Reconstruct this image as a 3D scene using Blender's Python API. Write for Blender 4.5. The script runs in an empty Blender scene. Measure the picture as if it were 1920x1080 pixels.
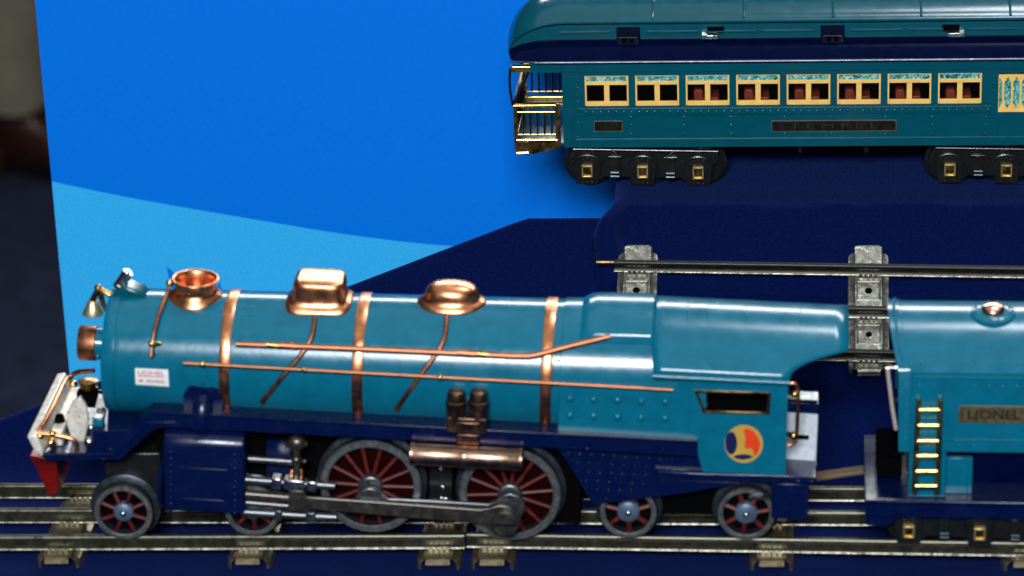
import bpy, bmesh, math, random
from math import sin, cos, pi, radians, sqrt, atan2, tan
from mathutils import Vector, Matrix
random.seed(7)
S = 0.01                                   # everything below is written in centimetres
scene = bpy.context.scene
COL = scene.collection

# ------------------------------------------------------------------ camera
FPX = 6300.0
pit, rol, yaw = radians(22.8), radians(2.1), radians(5.0)
CF = Vector((-sin(yaw)*cos(pit), cos(yaw)*cos(pit), -sin(pit)))
_r0 = Vector((cos(yaw), sin(yaw), 0)); _u0 = _r0.cross(CF)
CR = cos(rol)*_r0 - sin(rol)*_u0
CU = cos(rol)*_u0 + sin(rol)*_r0
def ray(px, py): return CF + CR*((px-960)/FPX) - CU*((py-540)/FPX)
CAM = Vector((0, -3.15, 4.13)) - 166*ray(956, 926)
cam = bpy.data.cameras.new('camera'); camo = bpy.data.objects.new('camera', cam); COL.objects.link(camo)
m = Matrix((CR, CU, -CF)).transposed().to_4x4(); m.translation = CAM*S; camo.matrix_world = m
cam.sensor_width = 36; cam.lens = FPX/1920*36; cam.clip_start = 0.05; cam.clip_end = 60
cam.dof.use_dof = True; cam.dof.focus_distance = 1.88; cam.dof.aperture_fstop = 10.5
scene.camera = camo
# ------------------------------------------------------------------ light
w = bpy.data.worlds.new('World'); scene.world = w; w.use_nodes = True
w.node_tree.nodes['Background'].inputs[0].default_value = (0.55, 0.6, 0.7, 1)
w.node_tree.nodes['Background'].inputs[1].default_value = 0.03
def area(name, loc, tgt, sx, sy, power, col=(1, 1, 1), spread=180):
    l = bpy.data.lights.new(name, 'AREA'); l.shape = 'RECTANGLE'; l.size = sx; l.size_y = sy
    l.energy = power; l.color = col; l.spread = radians(spread)
    o = bpy.data.objects.new(name, l); COL.objects.link(o); o.location = loc
    o.rotation_euler = (Vector(tgt)-Vector(loc)).to_track_quat('-Z', 'Y').to_euler()
    return o
_k = (CAM - CF*140 + CU*42 - CR*26)*S
area('front_flash', _k, (0.0, 0.15, 0.08), 0.85, 0.6, 112, (0.90, 0.96, 1.0))  # flash near the camera, set farther back to brighten the panel behind
area('ceiling_light', (0.2, 0.2, 2.9), (0.2, 0.2, 0), 4.2, 4.2, 26, (1.0, 0.95, 0.84))
area('back_light', (0.35, 2.6, 1.36), (0.0, 0.1, 0.1), 2.6, 0.32, 50, (0.95, 0.98, 1.0))
area('right_ceiling_light', (0.6, 0.8, 2.05), (0.25, 0.25, 0.15), 0.62, 0.34, 17, (0.86, 0.94, 1.0))
vs = scene.view_settings
scene.display_settings.display_device = 'sRGB'
vs.view_transform = 'Standard'; vs.look = 'None'; vs.exposure = 0; vs.gamma = 1; vs.use_curve_mapping = False
scene.cycles.use_denoising = True

# ------------------------------------------------------------------ frames: measuring a picture point on a plane of a thing
class Frame:
    def __init__(s, loc, rx=0, ry=0, rz=0):
        s.loc = Vector(loc); s.e = (rx, ry, rz)
        s.R = Matrix.Rotation(rz, 3, 'Z') @ Matrix.Rotation(ry, 3, 'Y') @ Matrix.Rotation(rx, 3, 'X')
        s.c = s.R.transposed() @ (CAM - s.loc)
    def d(s, px, py): return s.R.transposed() @ ray(px, py)
    def y(s, px, py, y):
        d = s.d(px, py); return s.c + d*((y-s.c.y)/d.y)
    def z(s, px, py, z):
        d = s.d(px, py); return s.c + d*((z-s.c.z)/d.z)
    def on(s, px, py, f, t0=130, t1=215):
        """first point on the ray where f (negative inside) crosses zero"""
        d = s.d(px, py); n = 340; a = t0; fa = f(s.c+d*a)
        best = (1e9, None)
        for i in range(1, n+1):
            b = t0+(t1-t0)*i/n; fb = f(s.c+d*b)
            if fb < best[0]: best = (fb, b)
            if fb <= 0 < fa:
                for _ in range(30):
                    mdl = (a+b)/2
                    if f(s.c+d*mdl) > 0: a = mdl
                    else: b = mdl
                return s.c+d*b
            a, fa = b, fb
        return s.c+d*best[1]
    def pts(s, lst, y): return [(p.x, p.z) for p in (s.y(a, b, y) for a, b in lst)]
    def xz(s, px, py, y): p = s.y(px, py, y); return p.x, p.z

# ------------------------------------------------------------------ mesh builder
class MB:
    def __init__(s): s.v = []; s.f = []; s.m = []; s.cur = 0
    def add(s, vs, fs):
        b = len(s.v); s.v += [tuple(v) for v in vs]
        for f in fs: s.f.append([i+b for i in f]); s.m.append(s.cur)
        return s
    def box(s, x0, x1, y0, y1, z0, z1):
        v = [(x, y, z) for x in (x0, x1) for y in (y0, y1) for z in (z0, z1)]
        return s.add(v, [(0,1,3,2),(4,6,7,5),(0,4,5,1),(2,3,7,6),(0,2,6,4),(1,5,7,3)])
    def prism(s, poly, y0, y1):
        n = len(poly)
        v = [(x, y0, z) for x, z in poly]+[(x, y1, z) for x, z in poly]
        return s.add(v, [list(range(n)), list(range(2*n-1, n-1, -1))]+[(i, (i+1) % n, n+(i+1) % n, n+i) for i in range(n)])
    def prismx(s, poly, x0, x1):
        n = len(poly)
        v = [(x0, y, z) for y, z in poly]+[(x1, y, z) for y, z in poly]
        return s.add(v, [list(range(n)), list(range(2*n-1, n-1, -1))]+[(i, (i+1) % n, n+(i+1) % n, n+i) for i in range(n)])
    def prismz(s, poly, z0, z1):
        n = len(poly)
        v = [(x, y, z0) for x, y in poly]+[(x, y, z1) for x, y in poly]
        return s.add(v, [list(range(n)), list(range(2*n-1, n-1, -1))]+[(i, (i+1) % n, n+(i+1) % n, n+i) for i in range(n)])
    def ringplate(s, outer, inner, y0, y1):
        """plate with a hole, both outlines with the same number of points (x, z)"""
        n = len(outer)
        v = [(x, y, z) for y in (y0, y1) for L in (outer, inner) for x, z in L]
        f = []
        for i in range(n):
            j = (i+1) % n
            f += [(i, j, n+j, n+i), (2*n+i, 3*n+i, 3*n+j, 2*n+j), (i, 2*n+i, 2*n+j, j), (n+i, n+j, 3*n+j, 3*n+i)]
        return s.add(v, f)
    def rings(s, R, closed=True, cap=True):
        """loft through rings of equal length"""
        n = len(R[0]); v = [p for r in R for p in r]; f = []
        for k in range(len(R)-1):
            for i in range(n if closed else n-1):
                j = (i+1) % n
                f.append((k*n+i, k*n+j, (k+1)*n+j, (k+1)*n+i))
        if cap and closed:
            f += [list(range(n))[::-1], [(len(R)-1)*n+i for i in range(n)]]
        return s.add(v, f)
    def tube(s, pts, r, n=12, smooth=0):
        P = [Vector(p) for p in pts]
        for _ in range(smooth):
            Q = [P[0]]
            for a, b in zip(P, P[1:]): Q += [a*.75+b*.25, a*.25+b*.75]
            P = Q+[P[-1]]
        R = []; up = None
        for i, p in enumerate(P):
            t = (P[min(i+1, len(P)-1)]-P[max(i-1, 0)]).normalized()
            if up is None: up = t.orthogonal().normalized()
            up = (up-t*up.dot(t)).normalized(); bi = t.cross(up)
            R.append([p+up*(r*cos(2*pi*k/n))+bi*(r*sin(2*pi*k/n)) for k in range(n)])
        return s.rings(R)
    def lathe(s, prof, o, ax='z', n=40, sx=1, sy=1):
        """prof = [(radius, height)] along axis ax from origin o"""
        R = []
        for r, h in prof:
            ring = []
            for k in range(n):
                a = 2*pi*k/n; c_, s_ = r*cos(a)*sx, r*sin(a)*sy
                q = {'z': (c_, s_, h), 'x': (h, c_, s_), 'y': (c_, h, s_)}[ax]
                ring.append((o[0]+q[0], o[1]+q[1], o[2]+q[2]))
            R.append(ring)
        return s.rings(R)
    def ball(s, c, r, n=12, k=8, sc=(1, 1, 1)):
        return s.rings([[(c[0]+sc[0]*r*sin(a)*cos(2*pi*i/n), c[1]+sc[1]*r*sin(a)*sin(2*pi*i/n), c[2]+sc[2]*r*cos(a)) for i in range(n)]
                        for a in [0.06+(pi-0.12)*j/k for j in range(k+1)]])
    def disc(s, c, r, y0, y1, n=40): return s.prism([(c[0]+r*cos(2*pi*i/n), c[1]+r*sin(2*pi*i/n)) for i in range(n)], y0, y1)
    def ann(s, c, ro, ri, y0, y1, n=56):
        f = lambda r: [(c[0]+r*cos(2*pi*i/n), c[1]+r*sin(2*pi*i/n)) for i in range(n)]
        return s.ringplate(f(ro), f(ri), y0, y1)
    def build(s, name, mats, parent=None, bevel=0, seg=2, angle=38, solid=0, kind=None):
        me = bpy.data.meshes.new(name); bm = bmesh.new()
        vs = [bm.verts.new((a*S, b*S, c*S)) for a, b, c in s.v]
        for f, mi in zip(s.f, s.m):
            try: fc = bm.faces.new([vs[i] for i in f])
            except ValueError: continue
            fc.material_index = mi; fc.smooth = True
        bm.normal_update()
        bmesh.ops.recalc_face_normals(bm, faces=bm.faces)
        lim = radians(angle)
        for e in bm.edges:
            if len(e.link_faces) == 2 and e.calc_face_angle(0) > lim: e.smooth = False
        bm.to_mesh(me); bm.free()
        for mt in (mats if isinstance(mats, (list, tuple)) else [mats]): me.materials.append(mt)
        o = bpy.data.objects.new(name, me); COL.objects.link(o)
        if parent: o.parent = parent
        if solid:
            md = o.modifiers.new('solid', 'SOLIDIFY'); md.thickness = solid*S; md.offset = -1
        if bevel:
            md = o.modifiers.new('bevel', 'BEVEL'); md.width = bevel*S; md.segments = seg; md.limit_method = 'ANGLE'
            md.angle_limit = radians(35); md.harden_normals = False
        if kind: o['kind'] = kind
        return o
def root(name, fr, label, cat, group=None):
    o = bpy.data.objects.new(name, None); COL.objects.link(o); o.location = fr.loc*S
    o.rotation_euler = fr.e; o.empty_display_size = .02
    o['label'] = label; o['category'] = cat
    if group: o['group'] = group
    return o
def dup(o, parent, mirror=False, off=None):
    """copy of a part and its sub-parts; mirror turns it to the far side of the thing"""
    c = o.copy(); COL.objects.link(c); c.parent = parent
    if mirror: c.scale = (1, -1, 1)
    if off: c.location = Vector(off)*S
    for ch in list(o.children):
        k = ch.copy(); COL.objects.link(k); k.parent = c
    return c

# ------------------------------------------------------------------ materials
def mat(name, col, rough=.4, metal=0, var=.12, vscale=120, bump=0, bscale=900, coat=0, chip=None, chip_amt=.0, chip_scale=500,
        sheen=0, rvar=.1, spec=.5):
    M = bpy.data.materials.new(name); M.use_nodes = True
    nt = M.node_tree; N = nt.nodes; L = nt.links; b = N['Principled BSDF']
    tc = N.new('ShaderNodeTexCoord')
    no = N.new('ShaderNodeTexNoise'); no.inputs['Scale'].default_value = vscale; no.inputs['Detail'].default_value = 6
    no.inputs['Roughness'].default_value = .65
    L.new(tc.outputs['Object'], no.inputs['Vector'])
    mx = N.new('ShaderNodeMix'); mx.data_type = 'RGBA'
    mx.inputs[6].default_value = tuple(c*(1-var) for c in col)+(1,); mx.inputs[7].default_value = tuple(min(1, c*(1+var)) for c in col)+(1,)
    cr = N.new('ShaderNodeMapRange'); cr.inputs[1].default_value = .3; cr.inputs[2].default_value = .7
    L.new(no.outputs[0], cr.inputs[0]); L.new(cr.outputs[0], mx.inputs[0])
    out = mx.outputs[2]
    rr = N.new('ShaderNodeMapRange'); rr.inputs[1].default_value = .3; rr.inputs[2].default_value = .7
    rr.inputs[3].default_value = max(.02, rough-rvar); rr.inputs[4].default_value = min(1, rough+rvar)
    L.new(no.outputs[0], rr.inputs[0]); L.new(rr.outputs[0], b.inputs['Roughness'])
    if chip is not None and chip_amt > 0:
        n2 = N.new('ShaderNodeTexNoise'); n2.inputs['Scale'].default_value = chip_scale; n2.inputs['Detail'].default_value = 5
        n2.inputs['Roughness'].default_value = .7
        L.new(tc.outputs['Object'], n2.inputs['Vector'])
        r2 = N.new('ShaderNodeMapRange'); t = .5+.26*(1-chip_amt)
        r2.inputs[1].default_value = t; r2.inputs[2].default_value = t+.03
        L.new(n2.outputs[0], r2.inputs[0])
        m2 = N.new('ShaderNodeMix'); m2.data_type = 'RGBA'; m2.inputs[7].default_value = chip+(1,)
        L.new(r2.outputs[0], m2.inputs[0]); L.new(out, m2.inputs[6]); out = m2.outputs[2]
    L.new(out, b.inputs['Base Color'])
    b.inputs['Metallic'].default_value = metal
    b.inputs['Specular IOR Level'].default_value = spec
    b.inputs['Coat Weight'].default_value = coat; b.inputs['Coat Roughness'].default_value = .12
    if sheen:
        b.inputs['Sheen Weight'].default_value = sheen; b.inputs['Sheen Roughness'].default_value = .4
        b.inputs['Sheen Tint'].default_value = (.12, .22, .9, 1)
    if bump:
        n3 = N.new('ShaderNodeTexNoise'); n3.inputs['Scale'].default_value = bscale; n3.inputs['Detail'].default_value = 4
        L.new(tc.outputs['Object'], n3.inputs['Vector'])
        bp = N.new('ShaderNodeBump'); bp.inputs['Strength'].default_value = bump; bp.inputs['Distance'].default_value = .0004
        L.new(n3.outputs[0], bp.inputs['Height']); L.new(bp.outputs[0], b.inputs['Normal'])
    return M
TEAL = mat('teal_enamel', (.002, .125, .205), .20, var=.12, bump=.07, bscale=500, rvar=.04, chip=(.10, .26, .32), chip_amt=.24, chip_scale=520)
COACH_TEAL = mat('coach_green_enamel', (.001, .072, .106), .17, var=.06, bump=.04, bscale=700, rvar=.04, chip=(.10, .17, .18), chip_amt=.22, chip_scale=620)
NAVY = mat('navy_enamel', (.0008, .0055, .042), .24, var=.12, bump=.1, chip=(.09, .09, .16), chip_amt=.3, chip_scale=350)
ROOFNAVY = mat('dark_navy_enamel', (.0003, .0032, .026), .2, rvar=.05, spec=.05, var=.2, bump=.1, chip=(.1, .09, .1), chip_amt=.2, chip_scale=450)
VENTNAVY = mat('matt_navy', (.0006, .0022, .015), .6, spec=.05, var=.2)
BLACK = mat('black_enamel', (.009, .010, .010), .24, var=.2, bump=.1)
FLATBLACK = mat('dark_interior', (.0025, .0025, .003), .9, spec=.0)
COPPER = mat('polished_copper', (.74, .31, .15), .32, 1, var=.25, vscale=160, rvar=.08, bump=.06, bscale=500)
BRONZE = mat('aged_bronze', (.20, .115, .08), .38, 1, var=.35, vscale=200)
DULLCOPPER = mat('tarnished_copper', (.42, .17, .09), .42, 1, var=.35, vscale=200, rvar=.12)
BRASS = mat('brass', (.80, .52, .16), .2, 1, var=.3, vscale=220, rvar=.08)
OLDBRASS = mat('aged_brass', (.34, .21, .07), .32, 1, var=.45, vscale=260)
STEEL = mat('dull_steel', (.15, .155, .165), .36, .9, var=.35, vscale=260, bump=.15, chip=(.13, .08, .04), chip_amt=.3)
TYRE = mat('grey_tyre_metal', (.04, .05, .062), .38, .7, var=.3, vscale=300, bump=.1)
RIM = mat('worn_steel_rim', (.18, .19, .19), .3, .65, var=.35, vscale=300, bump=.1)
JOURNAL = mat('satin_brass', (.55, .40, .14), .36, .75, var=.3, vscale=250)
NICKEL = mat('nickel_plate', (.62, .61, .58), .25, 1, var=.2, vscale=300, chip=(.2, .16, .1), chip_amt=.3)
RODMETAL = mat('oily_rod_metal', (.11, .10, .085), .38, .85, var=.4, vscale=200, bump=.1)
SHADEWEB = mat('gap_shade_rail', (.012, .012, .010), .42, .5, var=.5, vscale=260)  # dark rail head; shade of the gap below it put into the colour
WEB = mat('tarnished_rail_web', (.10, .097, .072), .34, .85, var=.4, vscale=260)
RAIL = mat('tinplate_rail', (.40, .37, .30), .3, .95, var=.5, vscale=260, bump=.2, chip=(.06, .035, .02), chip_amt=.45, chip_scale=700)
TIE = mat('tinplate_tie', (.20, .16, .095), .42, .8, var=.4, vscale=320, bump=.3, chip=(.07, .05, .03), chip_amt=.5, chip_scale=600)
TIEGREY = mat('worn_grey_tie', (.24, .235, .20), .42, .7, var=.55, vscale=260, bump=.4, chip=(.60, .58, .52), chip_amt=.72, chip_scale=300)
WHITE = mat('chipped_white_plating', (.78, .74, .66), .42, .3, var=.25, vscale=260, bump=.6, bscale=500, chip=(.10, .06, .04), chip_amt=.52, chip_scale=420)
PAPER = mat('white_paper', (.8, .78, .76), .6, var=.03)
INK = mat('faded_red_ink', (.55, .13, .16), .6, var=.2)
RED = mat('red_enamel', (.27, .006, .005), .36, var=.3, chip=(.1, .02, .02), chip_amt=.3)
WHEELRED = mat('wheel_red', (.085, .005, .005), .5, var=.5, vscale=300)
DARKRED = mat('dark_red_web', (.010, .001, .001), .8, spec=.03)
HUBBLUE = mat('blue_grey_hub', (.085, .13, .20), .4, .3, var=.2)
GOLD = mat('decal_gold', (.52, .32, .05), .4, var=.12)
DECALRED = mat('decal_red', (.75, .055, .012), .4, var=.1)
DECALNAVY = mat('decal_navy', (.006, .012, .07), .4, var=.1)
CREAM = mat('yellow_window_enamel', (.95, .55, .14), .38, var=.12, vscale=200, bump=.1, chip=(.85, .62, .3), chip_amt=.3)
SEAT = mat('rust_red_seat', (.20, .022, .007), .5, var=.2)
CLOTH = mat('navy_cloth', (.0009, .0046, .042), .95, var=.5, vscale=700, bump=1, bscale=1500, sheen=.16, spec=.03)
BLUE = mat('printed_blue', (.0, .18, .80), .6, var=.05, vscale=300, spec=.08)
LIGHTBLUE = mat('printed_light_blue', (.035, .45, 1.0), .6, var=.16, vscale=700, spec=.08)
CARPET = mat('dark_carpet', (.022, .026, .055), .95, var=.35, vscale=25, bump=.5, bscale=200, spec=.1)
TROUSER = mat('khaki_trousers', (.20, .18, .13), .9, var=.15, vscale=20, spec=.1)
LEATHER = mat('brown_leather', (.03, .009, .006), .28, var=.3, vscale=40, coat=.3)
PLATEMETAL = mat('dark_brass_plate', (.15, .115, .055), .42, .5, var=.4, vscale=350)
PLATEBLACK = mat('black_plate', (.005, .004, .003), .4, .2, var=.4, vscale=350)
LETTERBLACK = mat('black_lettering', (.006, .006, .005), .5)
LETTERBRASS = mat('faint_brass_lettering', (.022, .017, .009), .5, .3)
def mottled(name):
    M = bpy.data.materials.new(name); M.use_nodes = True; nt = M.node_tree; N = nt.nodes; L = nt.links; b = N['Principled BSDF']
    tc = N.new('ShaderNodeTexCoord'); no = N.new('ShaderNodeTexNoise'); no.inputs['Scale'].default_value = 420; no.inputs['Detail'].default_value = 4
    no.inputs['Distortion'].default_value = 1.5
    L.new(tc.outputs['Object'], no.inputs['Vector'])
    r = N.new('ShaderNodeValToRGB'); e = r.color_ramp.elements
    e[0].position = .36; e[0].color = (.004, .05, .08, 1); e[1].position = .62; e[1].color = (.42, .62, .52, 1)
    k = r.color_ramp.elements.new(.47); k.color = (.01, .26, .30, 1); k = r.color_ramp.elements.new(.54); k.color = (.14, .42, .36, 1)
    L.new(no.outputs[0], r.inputs[0]); L.new(r.outputs[0], b.inputs['Base Color']); b.inputs['Roughness'].default_value = .3
    return M
MOTTLE = mottled('mottled_green_celluloid')
def pane(name):
    M = bpy.data.materials.new(name); M.use_nodes = True; b = M.node_tree.nodes['Principled BSDF']
    b.inputs['Base Color'].default_value = (.02, .02, .018, 1); b.inputs['Roughness'].default_value = .12; b.inputs['Alpha'].default_value = .05
    return M
PANE = pane('clear_celluloid')

def text_polys(txt, font_size=1.0, bold=0.0):
    """letters as triangles (x, y) with width"""
    cu = bpy.data.curves.new('lettering', 'FONT'); cu.body = txt; cu.size = font_size; cu.offset = bold; cu.resolution_u = 3
    o = bpy.data.objects.new('lettering', cu); COL.objects.link(o)
    bpy.context.view_layer.update()
    me = bpy.data.meshes.new_from_object(o.evaluated_get(bpy.context.evaluated_depsgraph_get()))
    V = [(v.co.x, v.co.y) for v in me.vertices]; Fc = [list(p.vertices) for p in me.polygons]
    bpy.data.objects.remove(o); bpy.data.meshes.remove(me)
    return V, Fc
def text_on(mb, txt, x0, x1, z0, z1, y, bold=0.0):
    V, Fc = text_polys(txt, 1.0, bold)
    a0 = min(v[0] for v in V); a1 = max(v[0] for v in V); b0 = min(v[1] for v in V); b1 = max(v[1] for v in V)
    mb.add([(x0+(v[0]-a0)/(a1-a0)*(x1-x0), y, z0+(v[1]-b0)/(b1-b0)*(z1-z0)) for v in V], Fc)
def rivet(mb, x, y, z, r, ax='y', h=.6):
    R = []
    n = 8
    for q in (0, .5, .85):
        rr = r*sqrt(1-q*q); hh = r*h*q
        ring = []
        for k in range(n):
            a = 2*pi*k/n
            ring.append((x+rr*cos(a), y-hh, z+rr*sin(a)) if ax == 'y' else (x+rr*cos(a), y+rr*sin(a), z+hh))
        R.append(ring)
    mb.rings(R)

# ================================================================== SETTING
W = Frame((0, 0, 0))
# floor and carpet far below the display table
f = MB(); f.add([(-900, -400, -109), (900, -400, -109), (900, 1500, -109), (-900, 1500, -109)], [(0, 1, 2, 3)])
f.build('floor', CARPET, kind='structure')

# one navy cloth: flat on the table in front, drawn up as a slope behind, hanging down at the back edge
SL = tan(radians(32.5)); Y0 = 8.0
def cloth_h(x, y):
    t = y-Y0
    h = 0 if t < -2 else (SL*(t+2)**2/8 if t < 2 else SL*t)
    return h
def back_y(x):
    d = W.d
    # back edge: diagonal on the left, level ridge on the right
    yb = 22.2+(x+.8)*(22.2-11.0)/(-.8+28.83)
    return min(22.2, yb) if x < -.8 else 22.2
mb = MB(); NX, NY = 150, 90; rowsX = [-70+130*i/NX for i in range(NX+1)]
G = []
for x in rowsX:
    yb = back_y(x); col = []
    for j in range(NY+1):
        u = j/NY; y = -60+(yb+60)*(1-(1-u)**2.2)
        h = cloth_h(x, y)
        wv = .06*sin(x*.35+y*.22)+.04*sin(x*.9-y*.4+1.3)
        wv *= 0 if -6 < y < 7 else 1
        e = yb-y
        h -= .35*max(0, 1-e/.7)**2
        col.append((x, y, h+wv*min(1, e/2)*min(1, abs(y-.5)/14)))
    for k in range(1, 14):
        dz = k*3.0
        xx, yy, zz = col[NY]
        col.append((xx, yy+.25*min(1, k)+.25*sin(xx*.5+k*.25)*min(1, k/4), zz-dz))
    G.append(col)
mb.rings(G, closed=False)
mb.build('tablecloth', CLOTH, angle=80, kind='structure')

# ------------------------------------------------------------------ cloth-covered step that carries the coach
st = Frame((0, 0, 0))
mb = MB(); STZ = 9.42
xl = st.z(1140, 372, STZ).x+.3
R_ = []
back = [(36.5, 5.0), (36.5, 8.9), (36.3, 9.3), (35.9, STZ), (32, STZ), (28, STZ), (25, STZ), (24.2, STZ), (23.5, STZ)]
front = [22.9, 22.5, 22.1, 21.7, 21.3, 20.9, 20.5, 20.1, 19.7, 19.3, 18.9, 18.5, 18.1, 17.7, 17.4, 17.2]
NS = 200
for i in range(NS+1):
    u = i/NS; x = xl+u**1.8*(62-xl); e = x-xl
    ring = []
    for (y, z) in back:
        ring.append((x, y, z-.38*max(0, 1-e/.9)**2.5*(z > 7)))
    for y in front:
        down = (23.2-y)/6.0
        th = .46+.10*sin(x*.55+y*.3)+.07*sin(x*1.3-y*.8+1)+.05*sin(x*2.3+y*1.1)
        th += .95*math.exp(-((e-.42)/.40)**2)*min(1, down*3)*(1-down*.6)      # rolled edge at the corner
        th -= .95*math.exp(-((e-1.3)/.33)**2)*math.exp(-((y-20.3)/1.2)**2)    # tucked fold beside it
        if y < 17.5: th = -.3
        elif y < 18.3: th *= .5
        z = min(STZ-.02-.25*max(0, 22.9-y)**2*.1, cloth_h(x, y)+.35+(th-.3))
        if y > 22: z = max(z, STZ-.35-.5*(22.9-y))
        z -= .45*max(0, 1-e/.35)**2
        xx = x-1.0*min(1, down*2.2)*max(0, 1-e/1.7)*(1-.75*max(0, down-.45))
        ring.append((xx, y, z))
    ring.append((x, 21, 5.0))
    R_.append(ring)
R_.insert(0, [(xx+.2, y, z-.5) for (xx, y, z) in R_[0]])
R_.insert(0, [(xx+.5, y, z-1.6) for (xx, y, z) in R_[0]])
mb.rings(R_, closed=True)
o = mb.build('draped_step', CLOTH, angle=75)
o['label'] = 'raised step draped in navy cloth with a tucked corner, under the blue passenger coach'; o['category'] = 'display step'

# ------------------------------------------------------------------ printed blue panel behind
PNY = 40.0
mb = MB()
pz0, pz1 = -109, 18.6
wave = [(97, 340), (170, 356), (244, 371), (355, 391), (480, 412), (580, 429), (651, 440), (743, 452), (833, 461), (1000, 470), (1200, 474)]
wp = [W.y(a, b, PNY) for a, b in wave]
xl_ = W.y(97, 340, PNY).x; xr_ = 34.0
wl = [(xl_, wp[0].z)]+[(p.x, p.z) for p in wp[1:]]+[(xr_, wp[-1].z+.6)]
for _ in range(3):
    q_ = [wl[0]]
    for a_, b_ in zip(wl, wl[1:]): q_ += [(a_[0]*.75+b_[0]*.25, a_[1]*.75+b_[1]*.25), (a_[0]*.25+b_[0]*.75, a_[1]*.25+b_[1]*.75)]
    wl = q_+[wl[-1]]
up_ = wl+[(xr_, pz1), (xl_, pz1)]
lo_ = wl[::-1]+[(xl_, pz0), (xr_, pz0)]
n = len(wl)
V = [(x, PNY, z) for x, z in wl]+[(xl_, PNY, pz1), (xr_, PNY, pz1), (xl_, PNY, pz0), (xr_, PNY, pz0)]
mb.add(V, [list(range(n))+[n+1, n], list(range(n-1, -1, -1))+[n+2, n+3]]); mb.m[-1] = 1
# sides and back give the board its thickness
mb.cur = 0
mb.add([(xl_, PNY, pz1), (xr_, PNY, pz1), (xl_, PNY, pz0), (xr_, PNY, pz0), (xl_, PNY+1, pz1), (xr_, PNY+1, pz1), (xl_, PNY+1, pz0), (xr_, PNY+1, pz0)],
       [(0, 4, 5, 1), (2, 3, 7, 6), (0, 2, 6, 4), (1, 5, 7, 3), (4, 6, 7, 5)])
# dark blue patch low on the light-blue field
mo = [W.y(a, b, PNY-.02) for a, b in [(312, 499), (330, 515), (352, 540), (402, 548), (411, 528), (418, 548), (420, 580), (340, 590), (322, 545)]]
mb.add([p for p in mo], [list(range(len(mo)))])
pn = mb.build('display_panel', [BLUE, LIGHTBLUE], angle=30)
pn['label'] = 'tall printed board in two blues standing behind the trains'; pn['category'] = 'display panel'

# ------------------------------------------------------------------ person beyond the table: trousers and shoe
pf = Frame(W.z(40, 322, -109), 0, 0, 0)
pr = root('person', pf, 'person standing behind the display in khaki trousers and brown leather shoes', 'person')
def leg(cx, cy, toe, wide):
    m1 = MB(); R_ = []
    for k in range(15):
        z = 11.5+k*5.5; r = wide*(1+.012*k)
        R_.append([(cx+r*1.1*cos(a)+.5*sin(3*a+k*.9)+.25*k*.2, cy+r*sin(a)+.4*sin(2*a+k*1.3), z+.8*sin(a*2+k)*(k % 3 == 0)) for a in [2*pi*i/28 for i in range(28)]])
    m1.rings(R_)
    m1.build('trouser_leg', TROUSER, pr, angle=70)
    m2 = MB(); R_ = []
    for t, wd, hh, zz in [(-7.5, 2.4, 8, 1), (-6, 3.8, 13, 1), (-2, 4.6, 14.5, 1), (2, 4.6, 14, 1), (6, 4.8, 10.5, 1), (11, 5.2, 8.2, 1), (16, 5.0, 6.6, 1), (20, 3.9, 4.8, 1), (22.2, 1.8, 2.8, 1)]:
        ca, sa = cos(toe), sin(toe)
        ring = []
        for i in range(20):
            a = 2*pi*i/20; lx = wd*cos(a); lz = max(0.05, hh*.5+hh*.52*sin(a))
            ring.append((cx+t*ca-lx*sa, cy+t*sa+lx*ca, lz))
        R_.append(ring)
    m2.rings(R_)
    sh = m2.build('shoe', LEATHER, pr, angle=60)
    m3 = MB()
    for k in range(3):
        t = 3+k*2.6; ca, sa = cos(toe), sin(toe)
        m3.tube([(cx+t*ca+2.2*sa, cy+t*sa-2.2*ca, 13.2-k*1.6), (cx+t*ca-2.2*sa, cy+t*sa+2.2*ca, 13.2-k*1.6)], .25, 6)
    m3.build('shoe_lace', OLDBRASS, sh)
leg(-2.5, 2, radians(-20), 7.0)
leg(-15, 15, radians(-60), 7.0)

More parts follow.
